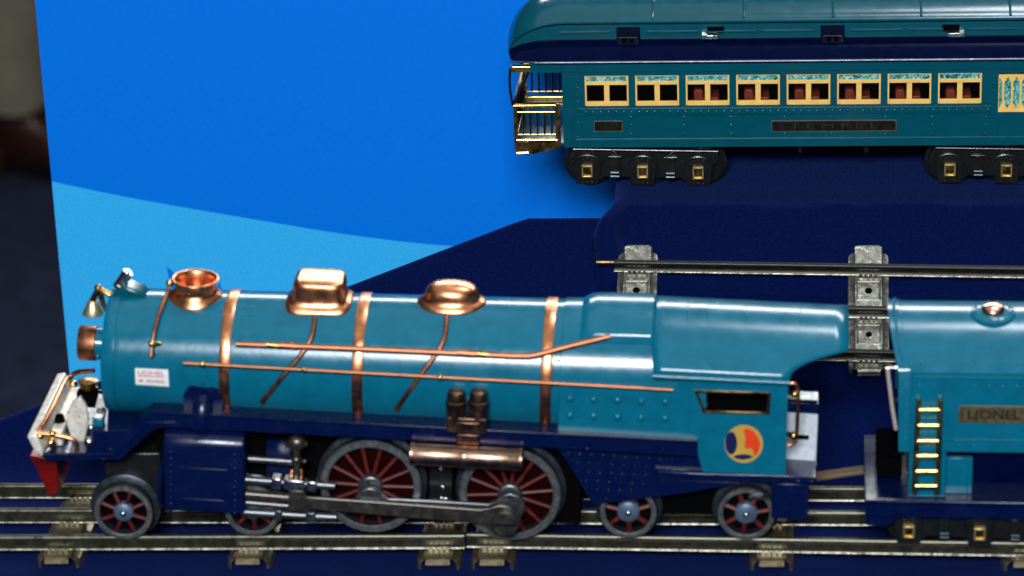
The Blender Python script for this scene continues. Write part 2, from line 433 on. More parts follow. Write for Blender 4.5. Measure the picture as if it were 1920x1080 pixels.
# ================================================================== TRACK
def rail_sec(mb, p0, p1, up=Vector((0, 0, 1))):
    n0 = len(mb.m)
    """keyhole tinplate rail: tube head, web, turned-out feet; p0, p1 at foot level"""
    p0, p1 = Vector(p0), Vector(p1); t = (p1-p0).normalized(); s = up.cross(t)
    pr = [(-.2, 0), (-.2, .05), (-.07, .06), (-.07, .46)]
    for a in range(200, -21, -20): pr.append((.17*cos(radians(a)), .62+.17*sin(radians(a))))
    pr += [(.07, .46), (.07, .06), (.2, .05), (.2, 0)]
    mb.rings([[p+s*q[0]+up*q[1] for q in pr] for p in (p0, p1)])
    for i in range(len(pr)):
        if 2 <= i <= len(pr)-4: mb.m[n0+i] = 1
    for sg in (-1, 1): mb.tube([p0+s*sg*.2+up*.06, p1+s*sg*.2+up*.06], .06, 8)
def tie_mesh(half, w=2.15, z0=0.0, z1=.8):
    mb = MB(); t = .07
    # raised centre channel
    R_ = []
    for y in (-half, -half+.02, half-.02, half):
        R_.append([(-w*.36, y, z1-.12), (-w*.33, y, z1), (w*.33, y, z1), (w*.36, y, z1-.12), (w*.36-t, y, z1-.14), (w*.33-t, y, z1-t), (-w*.33+t, y, z1-t), (-w*.36+t, y, z1-.14)])
    mb.rings(R_)
    # flaring sides with rounded ends
    for sg in (-1, 1):
        q = [(sg*w*.34, z1-.12), (sg*w*.40, z1-.28), (sg*w*.50, z1-.34), (sg*w*.52, z0), (sg*w*.52-sg*t, z0), (sg*w*.50-sg*t, z1-.42), (sg*w*.40-sg*t*.5, z1-.36), (sg*w*.34-sg*t, z1-.2)]
        R_ = []
        for y, k in ((-half+.25, .55), (-half+.32, .8), (-half+.5, 1), (half-.5, 1), (half-.32, .8), (half-.25, .55)):
            R_.append([(sg*w*.34+(x-sg*w*.34)*k, y, z) for x, z in q])
        mb.rings(R_)
    # end tabs turned down
    for sg in (-1, 1):
        mb.prismx([(sg*half, z1-.01), (sg*(half+.12), z1-.06), (sg*(half+.2), z1-.34), (sg*(half+.12), z1-.34), (sg*(half+.04), z1-.1), (sg*half, z1-.09)], -w*.28, w*.28)
    return mb
def track(name, fr, rails, ties, label, group, tie_mat, rail_mat, holes=False, pins=None, half=3.55, yo=0, web=None):
    r = root(name, fr, label, 'toy track', group)
    for (y0, xa, y1, xb) in rails:
        mb = MB(); rail_sec(mb, (xa, y0, .8), (xb, y1, .8))
        # clip tongues where the tie grips the rail
        for tx in ties:
            if xa-.5 < tx < xb+.5:
                yy = y0+(y1-y0)*(tx-xa)/(xb-xa)
                for k in range(4): mb.box(tx-.5+.27*k, tx-.5+.27*k+.18, yy-.42, yy-.2, .81, .93)
                mb.box(tx-.5, tx+.5, yy+.2, yy+.36, .81, .9)
        ro = mb.build('rail', [rail_mat, web or WEB], r, bevel=0)
        if pins:
            pb = MB()
            for e in pins: pb.tube([(xa, y0, 1.42), (xa-.75, y0, 1.42), (xa-.95, y0, 1.42)], .1, 8)
            pb.build('track_pin', OLDBRASS, ro)
    proto = None
    for tx in ties:
        if proto is None:
            mb = tie_mesh(half)
            proto = mb.build('tie', tie_mat, r, bevel=0); proto.location = (tx*S, yo*S, 0)
            if holes:
                hb = MB()
                for y, rr in ((-1.42-yo, .17), (1.42-yo, .2)):
                    hb.lathe([(rr, 0), (rr, .012)], (0, y, .803), 'z', 20)
                hb.build('screw_hole', FLATBLACK, proto)
                db = MB()
                for y in (-1.42-yo, 1.42-yo):   # pressed square dimple frame
                    db.rings([[(sx*a, y+sy*a*1.0, z) for sx, sy in ((-1, -1), (1, -1), (1, 1), (-1, 1))] for a, z in ((.66, .802), (.6, .85), (.55, .81))], cap=False)
                db.build('pressed_dimple', tie_mat, proto)
        else:
            c = dup(proto, r); c.location = (tx*S, yo*S, 0)
    return r
GA = 'tinplate track sections'
tl = [W.z(x, y, .45).x for x, y in ((107, 1054), (466, 1052), (823, 1048))]
tr_ = [W.z(x, y, .45).x for x, y in ((924, 1050), (1447, 1061), (1925, 1075))]
jx = W.z(873, 1012, 1.2).x
track('track_section', Frame((0, 0, 0)), [(-2.92, -34, -2.45, jx-.06), (.2, -34, .32, jx-.06), (3.05, -34, 3.1, jx-.06)], tl+[tl[0]-9.2],
      'tarnished three-rail track section carrying the front half of the locomotive', GA, TIE, RAIL)
track('track_section', Frame((0, 0, 0)), [(-2.32, jx+.06, -3.2, 30), (.32, jx+.06, .12, 30), (3.08, jx+.06, 2.85, 30)], tr_,
      'tarnished three-rail track section under the cab and tender, right of the rail joint', GA, TIE, RAIL)
# section lying on the cloth slope
ca, sa = cos(radians(32.5)), sin(radians(32.5))
sf = Frame((0, 16.6, (16.6-Y0)*SL+.12), radians(32.5), 0, 0)
def onplane(px, py, z): return sf.z(px, py, z)
t2 = [onplane(1193, 540, .8).x, onplane(1628, 540, .8).x, onplane(1628, 540, .8).x+12.6]
ymid = onplane(1640, 577, 1.5).y; yup = onplane(1400, 497, 1.5).y; ylow = onplane(1640, 660, 1.5).y
xs = onplane(1150, 490, 1.5).x
SLOPE_Y = ymid
sf2 = Frame(sf.loc+sf.R @ Vector((0, SLOPE_Y+.28, 0)), radians(32.5), 0, -.013)
track('track_section', sf2, [(yup-ymid, xs, yup-ymid-.5, 34), (.05, xs, -.45, 34), (ylow-ymid+.1, xs, ylow-ymid-.4, 34)], t2,
      'three-rail track section lying on the sloping cloth behind the cab', GA, TIEGREY, RAIL, holes=True, pins=[0], half=4.0, yo=.35, web=SHADEWEB)
print('slope', yup, ymid, ylow, xs, t2)

# ================================================================== LOCOMOTIVE
LF = Frame((0, 0, 1.6), 0, radians(3.35), 0)
L = LF.y
loco = root('toy_locomotive', LF, 'teal and navy toy steam locomotive with copper domes on the front track', 'toy locomotive')
a0 = L(195, 654, 0); a1 = L(1040, 684, 0)
def zc(x): return a0.z+(a1.z-a0.z)*(x-a0.x)/(a1.x-a0.x)
def Rb(x): return 3.1+.2*(x-a0.x)/(a1.x-a0.x)
def fb(off=0): return lambda p: sqrt(p.y**2+(p.z-zc(p.x))**2)-(Rb(p.x)+off)
def onb(px, py, off=0): return LF.on(px, py, fb(off))
def bsurf(x, y, off=0): return zc(x)+sqrt(max(.01, (Rb(x)+off)**2-y*y))
def ringb(x, off=0, n=64, a_0=0, a_1=2*pi, closed=True):
    m_ = n if closed else n+1
    return [(x, (Rb(x)+off)*cos(a_0+(a_1-a_0)*k/n), zc(x)+(Rb(x)+off)*sin(a_0+(a_1-a_0)*k/n)) for k in range(m_)]
xf = a0.x+.42; xe = L(1268, 700, -3.4).x
mb = MB()
xs_ = [xf+(a1.x+.3-xf)*k/24 for k in range(25)]
mb.rings([ringb(xf-.06, -.5), ringb(xf-.02, -.12), ringb(xf+.06, -.03), ringb(xf+.14, 0)]+[ringb(x) for x in xs_[1:]]+[ringb(a1.x+1.6)])
for dx, py in ((455, 576), (472, 577), (455, 590), (470, 592)):
    p = onb(dx, py); mb.ball(p, .07, 8, 6)
boiler = mb.build('boiler', TEAL, loco, angle=50)
mb = MB(); mb.rings([ringb(xf-.10, -.45), ringb(xf-.02, -.06), ringb(xf+.25, .06), ringb(xf+.62, .05), ringb(xf+.66, -.05)])
mb.build('smokebox_ring', TEAL, loco, angle=50)
for px, wd in ((421, .54), (671, .54), (1026, .56)):
    x = onb(px, 665).x
    mb = MB(); mb.rings([ringb(x-wd/2, -.02), ringb(x-wd/2, .035), ringb(x-wd/2+.05, .06), ringb(x+wd/2-.05, .06), ringb(x+wd/2, .035), ringb(x+wd/2, -.02)])
    mb.build('boiler_band', COPPER, boiler, angle=60)
# paper sticker with red print, following the curve of the boiler
def patch(mb, c4, nx, ny, off):
    (x0, y0), (x1, y1), (x2, y2), (x3, y3) = c4
    R_ = []
    for j in range(ny+1):
        v = j/ny; row = []
        for i in range(nx+1):
            u = i/nx
            px = (x0*(1-u)+x1*u)*(1-v)+(x3*(1-u)+x2*u)*v; py = (y0*(1-u)+y1*u)*(1-v)+(y3*(1-u)+y2*u)*v
            row.append(onb(px, py, off))
        R_.append(row)
    mb.rings(R_, closed=False)
mb = MB(); patch(mb, [(253, 690), (315, 693), (317, 725), (254, 721)], 4, 6, .012)
stk = mb.build('paper_sticker', PAPER, boiler, angle=60)
mb = MB()
V, Fc = text_polys('LIONEL', 1.0, .02)
A = [min(v[0] for v in V), max(v[0] for v in V), min(v[1] for v in V), max(v[1] for v in V)]
def q_(u, v): return onb(258+50*u+1*v, 694+2.5*u+8*v, .02)
mb.add([q_((v[0]-A[0])/(A[1]-A[0]), 1-(v[1]-A[2])/(A[3]-A[2])) for v in V], Fc)
patch(mb, [(259, 703.6), (308, 706), (308, 707.8), (259, 705.6)], 4, 1, .02)
for k, wd in enumerate((5, 3, 0, 4, 3, 3, 4, 3, 4)):
    if wd:
        x = 260+k*5.3
        patch(mb, [(x, 711.5+.05*(x-260)), (x+wd, 711.7+.05*(x-260)), (x+wd, 716+.05*(x-260)), (x, 715.8+.05*(x-260))], 1, 1, .02)
mb.build('red_print', INK, stk, angle=60)

# headlight, bell, whistle
c = L(166, 643, 0); hr = 31/37.3
mb = MB()
mb.lathe([(hr*.8, -.55), (hr*.97, -.5), (hr*.98, .2), (hr*.9, .55), (hr*.8, 1.2)], (c.x+.45, 0, c.z), 'x', 36)
mb.ball((c.x+.62, -hr*.95, c.z-.35), .16, 10, 8)
hl = mb.build('headlight', TEAL, loco, angle=50)
mb = MB(); mb.lathe([(hr*.7, -.2), (hr*.86, -.42), (hr*1.0, -.44), (hr*1.06, -.38), (hr*1.06, .42), (hr*.98, .46), (hr*.8, .44)], (c.x, 0, c.z), 'x', 40)
mb.build('headlight_rim', DULLCOPPER, hl, angle=40)
c = L(174, 575, 0)
mb = MB(); mb.lathe([(.52, -.4), (.53, -.34), (.36, 0), (.26, .3), (.06, .45)], (c.x, 0, c.z), 'z', 24)
bl = mb.build('bell', mat('pale_brass', (.9, .76, .45), .36, .9, var=.2), loco, angle=60)
mb = MB()
p1 = L(184, 540, 0); p2 = L(213, 556, 0); p3 = L(205, 588, 0)
mb.tube([(c.x, 0, c.z+.3), p1, p2], .18, 10); mb.tube([p1+Vector((.05, 0, 0)), L(193, 570, 0), p3], .15, 8)
mb.ball(p1, .2, 10, 8); mb.tube([p1+Vector((0, -.3, 0)), p1+Vector((0, .3, 0))], .09, 8)
mb.build('bell_bracket', OLDBRASS, bl)
mb = MB()
q = [L(213, 556, 0), L(217, 540, 0), L(238, 528, 0), L(270, 541, 0), L(278, 552, 0), L(262, 560, 0)]
mb.prism([(p.x, p.z) for p in q], -.55, .55)
wh = mb.build('whistle_mount', COACH_TEAL, loco, bevel=.12)
mb = MB(); p0 = L(224, 535, -.1); p1 = L(240, 510, -.1); dv = (p1-p0).normalized()
mb.tube([p0-dv*.1, p1], .27, 14); mb.ball(p0-dv*.02, .3, 10, 8); mb.tube([p1, p1+dv*.12], .13, 12)
mb.build('whistle', NICKEL, wh)

# copper chimney and domes; their skirts follow the boiler
def saddle(name, px, half, prof, htop, shape, n=64):
    """prof = [(scale, t)]: t = 0 on the boiler, 1 at the flat top height"""
    p = L(px[0], px[1], 0); cx = p.x; zt = bsurf(cx, 0)+htop
    R_ = []
    for sc, t in prof:
        ring = []
        for k in range(n):
            a = 2*pi*k/n; ca_, sa_ = cos(a), sin(a)
            e = 2/shape
            x = cx+half[0]*sc*math.copysign(abs(ca_)**e, ca_); y = half[1]*sc*math.copysign(abs(sa_)**e, sa_)
            zs = bsurf(x, y)-.02
            tt = min(1, max(0, t)) if t <= 1 else 1
            z = zs*(1-tt)+(zt if t <= 1 else zt+(t-1)*htop)*tt
            z = zs+(z-zs) if t >= 0 else zs-.1
            ring.append((x, y, z))
        R_.append(ring)
    mb = MB(); mb.rings(R_)
    return mb, cx, zt
rimz = L(369, 522, 0).z
h_ = rimz-bsurf(L(367, 560, 0).x, 0)
mb, cx, zt = saddle('smokestack', (367, 560), (1.32, 1.32), [(1.0, -1), (1.02, .0), (1.0, .06), (.95, .15), (.86, .25), (.79, .38), (.77, .52), (.79, .68), (.84, .82), (.885, .9), (.90, .97), (.885, 1.03), (.84, 1.05), (.79, 1.02), (.74, .9), (.70, .6), (.68, .2)], h_, 2)
mb.build('smokestack', COPPER, loco, angle=70)
mb, cx, zt = saddle('steam_dome', (600, 570), (1.62, 1.45), [(1.0, -1), (1.02, .0), (1.0, .07), (.96, .13), (.89, .17), (.83, .24), (.795, .36), (.785, .6), (.775, .8), (.755, .92), (.71, 1.0), (.62, 1.045), (.4, 1.06), (.02, 1.07)], 1.12, 5)
dome = mb.build('steam_dome', COPPER, loco, angle=70)
mb, cx, zt = saddle('sand_dome', (847, 575), (1.68, 1.2), [(1.0, -1), (1.02, .0), (1.0, .09), (.95, .17), (.87, .24), (.80, .34), (.775, .5), (.76, .68), (.70, .86), (.6, 1.0), (.45, 1.1), (.25, 1.16), (.02, 1.18)], .85, 2.3)
sand = mb.build('sand_dome', COPPER, loco, angle=70)
for o_, pts in ((dome, [(590, 596), (588, 620), (582, 640), (565, 665), (527, 710), (490, 755)]), (sand, [(838, 590), (836, 622), (830, 645), (812, 672), (778, 718), (742, 769)])):
    mb = MB(); mb.tube([onb(a, b, .1) for a, b in pts], .125, 12, smooth=2); mb.build('dome_pipe', DULLCOPPER, o_)
mb = MB()
P_ = [onb(a, b, .24) for a, b in ((443, 645), (520, 648), (620, 652), (740, 657), (870, 663), (985, 669), (1010, 665), (1060, 651), (1144, 631))]
mb.tube(P_[:6]+P_[6:], .155, 14, smooth=1)
for px, py in ((545, 649), (878, 663)):
    p = onb(px, py, .24); mb.tube([p+Vector((-.5, 0, .02)), p+Vector((.3, 0, 0))], .185, 12); mb.ball(onb(px+2, py-6, .24), .11, 8, 6)
fp = mb.build('feed_pipe', DULLCOPPER, loco)
for px, py in ((512, 647), (905, 664)):
    p = onb(px, py, .24); mb = MB(); mb.tube([p+Vector((-.3, 0, .012)), p+Vector((.3, 0, -.012))], .172, 12)
    mb.build('pipe_collar', OLDBRASS, fp)
h0 = onb(344, 681, .36); h1 = LF.y(1262, 731, h0.y-.25)
mb = MB(); mb.tube([h0, h1], .092, 12)
hd = mb.build('handrail', DULLCOPPER, loco)
for px in (380, 572, 827):
    t = (px-344)/(1262-344); p = h0.lerp(h1, t)
    mb = MB(); mb.ball(p, .15, 12, 8); zq = p.z
    yb_ = -sqrt(max(.1, Rb(p.x)**2-(p.z-zc(p.x))**2)); mb.tube([p, (p.x, yb_+.05, p.z)], .07, 8)
    mb.build('stanchion', BRASS, hd)
# front grab rail over the smokebox
mb = MB()
g = [onb(a, b, .32) for a, b in ((316, 545), (306, 566), (297, 592), (290, 620), (285, 645), (283, 668))]
top = L(318, 531, -.2)
mb.tube([L(338, 524, -.3), top, g[0]]+g[1:], .1, 10, smooth=1)
p = g[-1]; mb.tube([p, p+Vector((.12, .5, -.1))], .1, 8)
gr = mb.build('grab_rail', DULLCOPPER, loco)
for p in (top, g[4]):
    mb = MB(); mb.ball(p, .19, 12, 8); mb.tube([p, p+Vector((.35, .3, -.1))], .12, 8); mb.build('rail_knob', BRASS, gr)

# firebox: arch with upright sides, raised saddle behind the last band
xb0 = L(1038, 700, -3.35).x; xb1 = xe+1.5; xfr_ = L(1216, 600, -2).x
def fsec(x, off=0, zlow=None):
    r = Rb(x)+.07+off; zz = zc(x); pts = []
    zl = zlow
    pts.append((x, -r, zl))
    for k in range(33):
        a = pi-pi*k/32; pts.append((x, r*cos(a), zz+r*sin(a)))
    pts.append((x, r, zl)); return pts
zlow = LF.y(1100, 815, -3.4).z-.6
mb = MB(); mb.rings([fsec(xb0+.28, -.1, zlow), fsec(xb0+.32, 0, zlow), fsec(xb1, 0.02, zlow)])
for px in (1069, 1113, 1158, 1202, 1247):
    for py, dy in ((748, .052), (779, .052)):
        p = LF.y(px, py+(px-1069)*.035, -(Rb(xb0)+.1)); rivet(mb, p.x, p.y+.02, p.z, .21, h=.8)
for a_, b_ in ((1128, 760), (1047, 676)):
    p = onb(a_, b_, .1); mb.ball(p, .06, 8, 6)
mb.build('firebox', TEAL, loco, angle=45)
p = onb(1150, 637, .2); aE = atan2(p.z-zc(p.x), -p.y)      # angle above the near side
xq0 = onb(1092, 600, .1).x; xq1 = xfr_+.2
mb = MB(); R_ = []
for x, o_ in ((xq0-.1, -.02), (xq0+.1, .12), (xq0+.35, .24), (xq0+.7, .3), (xq1, .3)):
    k_ = max(0, (o_-.0)/.3)
    arc = []
    for k in range(49):
        a = (pi-(aE-.07))-(pi-2*(aE-.07))*k/48
        u = min(k, 48-k)/4.0
        oo = -.02+(o_+.02)*min(1, u)
        arc.append((x, (Rb(x)+.07+oo)*cos(a), zc(x)+(Rb(x)+.07+oo)*sin(a)))
    R_.append(arc)
mb.rings(R_, closed=False); mb.build('firebox_saddle', TEAL, loco, angle=60)

# cab
yC = -3.72
e0 = L(1224, 704, yC); e1 = L(1481, 717, yC)
ze = lambda x: e0.z+(e1.z-e0.z)*(x-e0.x)/(e1.x-e0.x)
AL = radians(55)
def arch(th, x, w_=3.72):
    ph = -AL+2*AL*th/pi; rr = w_/sin(AL)
    return (x, rr*sin(ph), ze(x)+.28+rr*(cos(ph)-cos(AL)))
xr_full = L(1592, 600, -1).x; xfr = L(1216, 600, -2).x
rows = []
NT = 72
for k in range(NT+1):
    th = pi*k/NT; dg = min(th, pi-th)*180/pi
    xr = e1.x+(xr_full-e1.x)*min(1, dg/31.5)**1.75
    x_f = e0.x+(xfr-e0.x)*min(1, dg/60)
    rows.append([arch(th, x_f+(xr-x_f)*j/14) for j in range(15)])
drop = lambda r_: [(x, y, z-.3) for x, y, z in r_]
rows = [drop(rows[0])]+rows+[drop(rows[-1])]
mb = MB(); mb.rings(rows, closed=False)
roof = mb.build('cab_roof', TEAL, loco, angle=60, solid=.1)
mb = MB(); mb.tube([(e0.x, yC-.02, ze(e0.x)-.02), (e1.x, yC-.02, ze(e1.x)-.02)], .13, 12)
for px in (1290, 1328, 1400, 1502):
    x = L(px, 575, 0).x
    mb.tube([arch(radians(62+k*76/20), x) for k in range(21)], .04, 6)
mb.build('roof_bead', TEAL, roof, angle=60)
yS = -3.55
out_ = LF.pts([(1270, 714), (1478, 720), (1473, 892), (1318, 886)], yS)
win = LF.pts([(1301, 731), (1446, 735), (1443, 777), (1318, 774)], yS)
mb = MB(); mb.ringplate(out_, win, yS, yS+.14)
for k in range(11):
    p = L(1330+k*13, 881+k*.5, yS); rivet(mb, p.x, yS, p.z, .05)
side = mb.build('cab_side', TEAL, loco, bevel=.03)
mb = MB(); wi2 = LF.pts([(1308, 736), (1440, 739), (1437, 773), (1323, 770)], yS); mb.ringplate(win, wi2, yS-.05, yS+.1)
mb.build('window_frame', OLDBRASS, side, bevel=.02)
E8 = lambda a, b: L(1360+a/3.375, 760+b/3.375, yS)
mb = MB()
def poly(mb, pts, y):
    mb.prism([(p.x, p.z) for p in pts], y, yS)
mb.cur = 0; poly(mb, [E8(117+121*cos(2*pi*k/48), 243+119*sin(2*pi*k/48)) for k in range(48)], yS-.03)
mb.cur = 1; poly(mb, [E8(37+38*cos(2*pi*k/24), 237+72*sin(2*pi*k/24)) for k in range(24)], yS-.045)
poly(mb, [E8(47, 325), E8(75, 311), E8(110, 306), E8(150, 311), E8(178, 322), E8(150, 336), E8(110, 343), E8(75, 337)], yS-.045)
mb.cur = 2; poly(mb, [E8(114, 150), E8(140, 143), E8(178, 160), E8(208, 195), E8(222, 240), E8(214, 282), E8(192, 315), E8(182, 318), E8(178, 285), E8(160, 268), E8(122, 272), E8(126, 200)], yS-.045)
mb.build('railroad_emblem', [GOLD, DECALNAVY, DECALRED], side)
fs = MB(); fs.ringplate(out_, win, -yS-.14, -yS); fs.build('cab_side', TEAL, loco)
# dark inside of the cab and front wall
xa = L(1290, 760, yS).x; xb = L(1470, 760, yS).x; zb = L(1400, 886, yS).z
mb = MB(); mb.box(xa+.3, xa+.6, -3.3, 3.3, zb+1.2, ze(xa)+.3); mb.box(xa+.3, xa+.6, -2.3, 2.3, ze(xa)+.3, ze(xa)+1.5); mb.box(xa+.1, xb-.2, -1.9, -1.7, zb, ze(xa)); mb.build('backhead', FLATBLACK, loco)
mb = MB(); p = L(1322, 770, yS+.5); mb.tube([p, p+Vector((.1, .2, .35))], .07, 8); mb.build('valve_handle', NICKEL, loco)
# rear plate, floor beam, rear bracket
q = LF.pts([(1462, 770), (1534, 776), (1530, 872), (1460, 868)], -1.6)
mb = MB(); mb.prism(q, -1.6, -1.2); rp = mb.build('rear_plate', mat('grey_white_plate', (.62, .66, .72), .45, .1, var=.2, vscale=250, bump=.3, chip=(.2, .2, .2), chip_amt=.35), loco, bevel=.05)
mb = MB(); mb.prism(LF.pts([(1462, 752), (1535, 758), (1535, 777), (1462, 772)], -1.7), -1.7, -1.1); mb.prism(LF.pts([(1462, 747), (1535, 751), (1535, 754), (1462, 750)], -1.9), -1.9, -.9)
mb.build('rear_plate_cap', NAVY, rp, bevel=.03)
p = L(1507, 820, -1.62); mb = MB(); mb.box(p.x-.3, p.x+.25, -1.66, -1.55, p.z-.1, p.z+.12); mb.build('slot', FLATBLACK, rp)
mb = MB(); y_ = -3.3
mb.tube([L(a, b, y_) for a, b in ((1478, 720), (1488, 717), (1495, 722), (1497, 740), (1494, 815), (1490, 832), (1478, 835))], .1, 10, smooth=1)
ch = mb.build('cab_handrail', COPPER, loco)
for px, py in ((1490, 739), (1488, 817)):
    p = L(px, py, y_); mb = MB(); mb.ball(p, .2, 10, 8); mb.tube([p, p+Vector((-.35, .2, 0))], .13, 8); mb.build('rail_knob', BRASS, ch)
mb = MB()
mb.prism(LF.pts([(1232, 884), (1320, 888), (1474, 892), (1530, 896), (1531, 908), (1232, 900)], -3.5), -3.5, 3.5)
mb.prism(LF.pts([(1446, 906), (1517, 909), (1514, 976), (1446, 972)], -3.3), -3.3, -2.9)
mb.prism(LF.pts([(1462, 869), (1532, 874), (1530, 897), (1462, 893)], -1.9), -1.9, -1.0)
for px in (1453, 1497, 1521): p = L(px, 903, -3.52); rivet(mb, p.x, -3.5, p.z, .12)
mb.build('cab_floor', NAVY, loco, bevel=.05)
mb = MB(); a = L(1525, 894, 0); b = L(1625, 880, 0); mb.prism([(a.x, a.z+.1), (b.x, b.z+.1), (b.x, b.z-.1), (a.x, a.z-.12)], -.35, .35)
mb.build('drawbar', mat('tan_drawbar', (.14, .095, .05), .5, .2), loco, bevel=.04)

# running board and front frame (near, then mirrored)
yR = -3.78
mb = MB()
mb.prism(LF.pts([(82, 852), (160, 849), (172, 809), (243, 807), (281, 771), (1308, 827), (1308, 856), (312, 801), (288, 805), (226, 862), (84, 864)], yR), yR, yR+.16)
P1 = L(281, 771, yR); P2 = L(1308, 827, yR)
mb.rings([[(P.x, yR+.1, P.z), (P.x, -2.3, P.z), (P.x, -2.3, P.z-.3), (P.x, yR+.1, P.z-.3)] for P in (P1, P2)])
mb.rings([[(P.x, yR-.08, P.z+.02), (P.x, yR+.05, P.z+.02), (P.x, yR+.05, P.z-.12), (P.x, yR-.08, P.z-.12)] for P in (P1, P2)])
mb.tube([L(a, b, yR-.03) for a, b in ((80, 854), (215, 852), (247, 822), (276, 793), (330, 792))], .07, 8)
rb = mb.build('running_board', NAVY, loco, bevel=.04)
dup(rb, loco, mirror=True)
d0 = L(172, 808, yR); d1 = L(243, 807, yR)
mb = MB(); mb.prism([(d0.x, d0.z), (d1.x, d1.z), (P1.x, P1.z), (P1.x+.8, P1.z), (P1.x+.8, P1.z-.3), (d1.x, d1.z-.2), (d0.x, d0.z-.2)], yR+.05, -yR-.05)
mb.build('frame_shelf', NAVY, loco, bevel=.05)
# steam pipe boss beside the smokebox
c = onb(382, 748, .0)
mb = MB(); mb.lathe([(1.0, -.35), (1.0, -.22), (.9, -.1), (.6, -.25), (.3, -.32), (.02, -.34)], (c.x, c.y+.15, c.z), 'y', 30)
for k in range(12):
    a = 2*pi*k/12; rivet(mb, c.x+.9*cos(a), c.y-.2, c.z+.9*sin(a), .07)
pb = L(384, 785, -3.3); mb.tube([(c.x, c.y-.05, c.z), (c.x, -3.45, c.z-.4), (c.x, -3.4, pb.z-.4)], .5, 18, smooth=1)
mb.build('steam_pipe', NAVY, loco, angle=50)

# pilot deck at the front
dz = L(100, 851, yR).z; dx0 = L(78, 851, yR).x; dx1 = L(172, 851, yR).x
mb = MB(); mb.box(dx0, dx1+.5, yR+.1, -yR-.1, dz-.3, dz); mb.box(dx1-.2, dx1+.3, yR+.1, -yR-.1, dz, d0.z)
deck = mb.build('pilot_deck', NAVY, loco, bevel=.05)
b0 = L(50, 818, yR); b1 = L(82, 850, yR)
mb = MB(); mb.prism([(b0.x, b0.z), (b0.x+.45, b0.z+.1), (b1.x, b1.z+.1), (b1.x-.1, b1.z-.25), (b0.x+.25, b1.z+.3)], yR, -yR)
mb.prism([(b0.x+.95, b0.z-.15), (b0.x+1.55, b0.z-.12), (b0.x+1.6, dz), (b0.x+.95, dz)], yR+.9, -yR-1.2)
mb.build('buffer_beam', WHITE, deck, bevel=.08)
mb = MB()
mb.prism(LF.pts([(124, 776), (135, 755), (150, 745), (161, 762), (166, 790), (158, 828), (161, 851), (136, 851), (133, 820), (126, 800)], -2.2), -2.2, -1.9)
mb.prism(LF.pts([(178, 765), (184, 742), (192, 745), (198, 760), (190, 768)], -1.2), -1.2, -.9)
mb.prism(LF.pts([(107, 843), (113, 838), (116, 851), (107, 851)], -3.0), -3.0, -2.7)
mb.build('deck_plate', WHITE, deck, bevel=.06)
mb = MB(); c = L(165, 722, .9); mb.lathe([(.3, -.7), (.42, -.6), (.42, .1), (.5, .14), (.5, .26), (.2, .34), (.02, .34)], (c.x, .9, c.z), 'z', 24); mb.build('deck_pump', OLDBRASS, deck)
mb = MB(); c = L(163, 730, .9); mb.box(c.x-.4, c.x+.6, .25, .8, c.z-.7, c.z+.1); c = L(112, 795, -1.6); mb.lathe([(.3, -.5), (.45, -.3), (.3, .1), (.2, .5)], (c.x, -1.6, c.z), 'z', 16); mb.build('deck_valve', FLATBLACK, deck)
mb = MB()
mb.tube([L(71, 812, yR+.4), (b0.x+.75, -1, b0.z+.35), (b0.x+.75, 2.6, b0.z+.35), L(132, 708, 3.2), L(142, 697, 3.2), L(176, 695, 2.6)], .13, 10, smooth=2)
mb.tube([L(71, 812, yR+.4), L(100, 815, yR+.4), L(136, 822, yR+.4), L(145, 833, yR+.4), L(144, 851, yR+.4)], .12, 10, smooth=2)
mb.build('deck_rail', COPPER, deck)
mb = MB()
for px, py, yy, r in ((96, 830, -3.2, .26), (76, 817, yR+.4, .2), (99, 813, yR+.4, .18), (137, 720, 2.8, .24), (178, 730, 1.4, .2), (108, 800, -1.6, .2)):
    p = L(px, py, yy); mb = MB(); mb.ball(p, r, 12, 8)
    mb.build('brass_fitting', BRASS, deck)
mb = MB(); p = L(168, 826, yR); mb.ball((p.x, yR-.12, p.z), .27, 14, 10); p = L(171, 802, yR+.3); mb.ball(p, .17, 12, 8); mb.build('silver_bolt', NICKEL, deck)
mb = MB(); c = L(185, 785, -3.0); mb.box(c.x-.3, c.x+.25, -3.2, -2.6, c.z-.55, c.z+.1); mb.build('deck_step', TEAL, deck, bevel=.08)
# red cowcatcher
t0 = L(54, 855, -3.3); t1 = L(103, 862, -3.3); q0 = L(92, 931, -1.3); q1 = L(112, 922, -1.3)
R_ = []
for k in range(7):
    u = k/6; yy = 3.3-2.0*u**.8; xo = (t0.x*(1-u)+q0.x*u); xi = t1.x*(1-u)+q1.x*u; z0_ = t0.z*(1-u)+q0.z*u; z1_ = t1.z*(1-u)+q1.z*u
    bl_ = .06*(k % 2)
    R_.append([(xo-bl_, -yy, z0_), (xi, -yy, z1_), (xi, yy, z1_), (xo-bl_, yy, z0_)])
mb = MB(); mb.rings(R_); mb.build('cowcatcher', RED, loco, bevel=.08, angle=25)

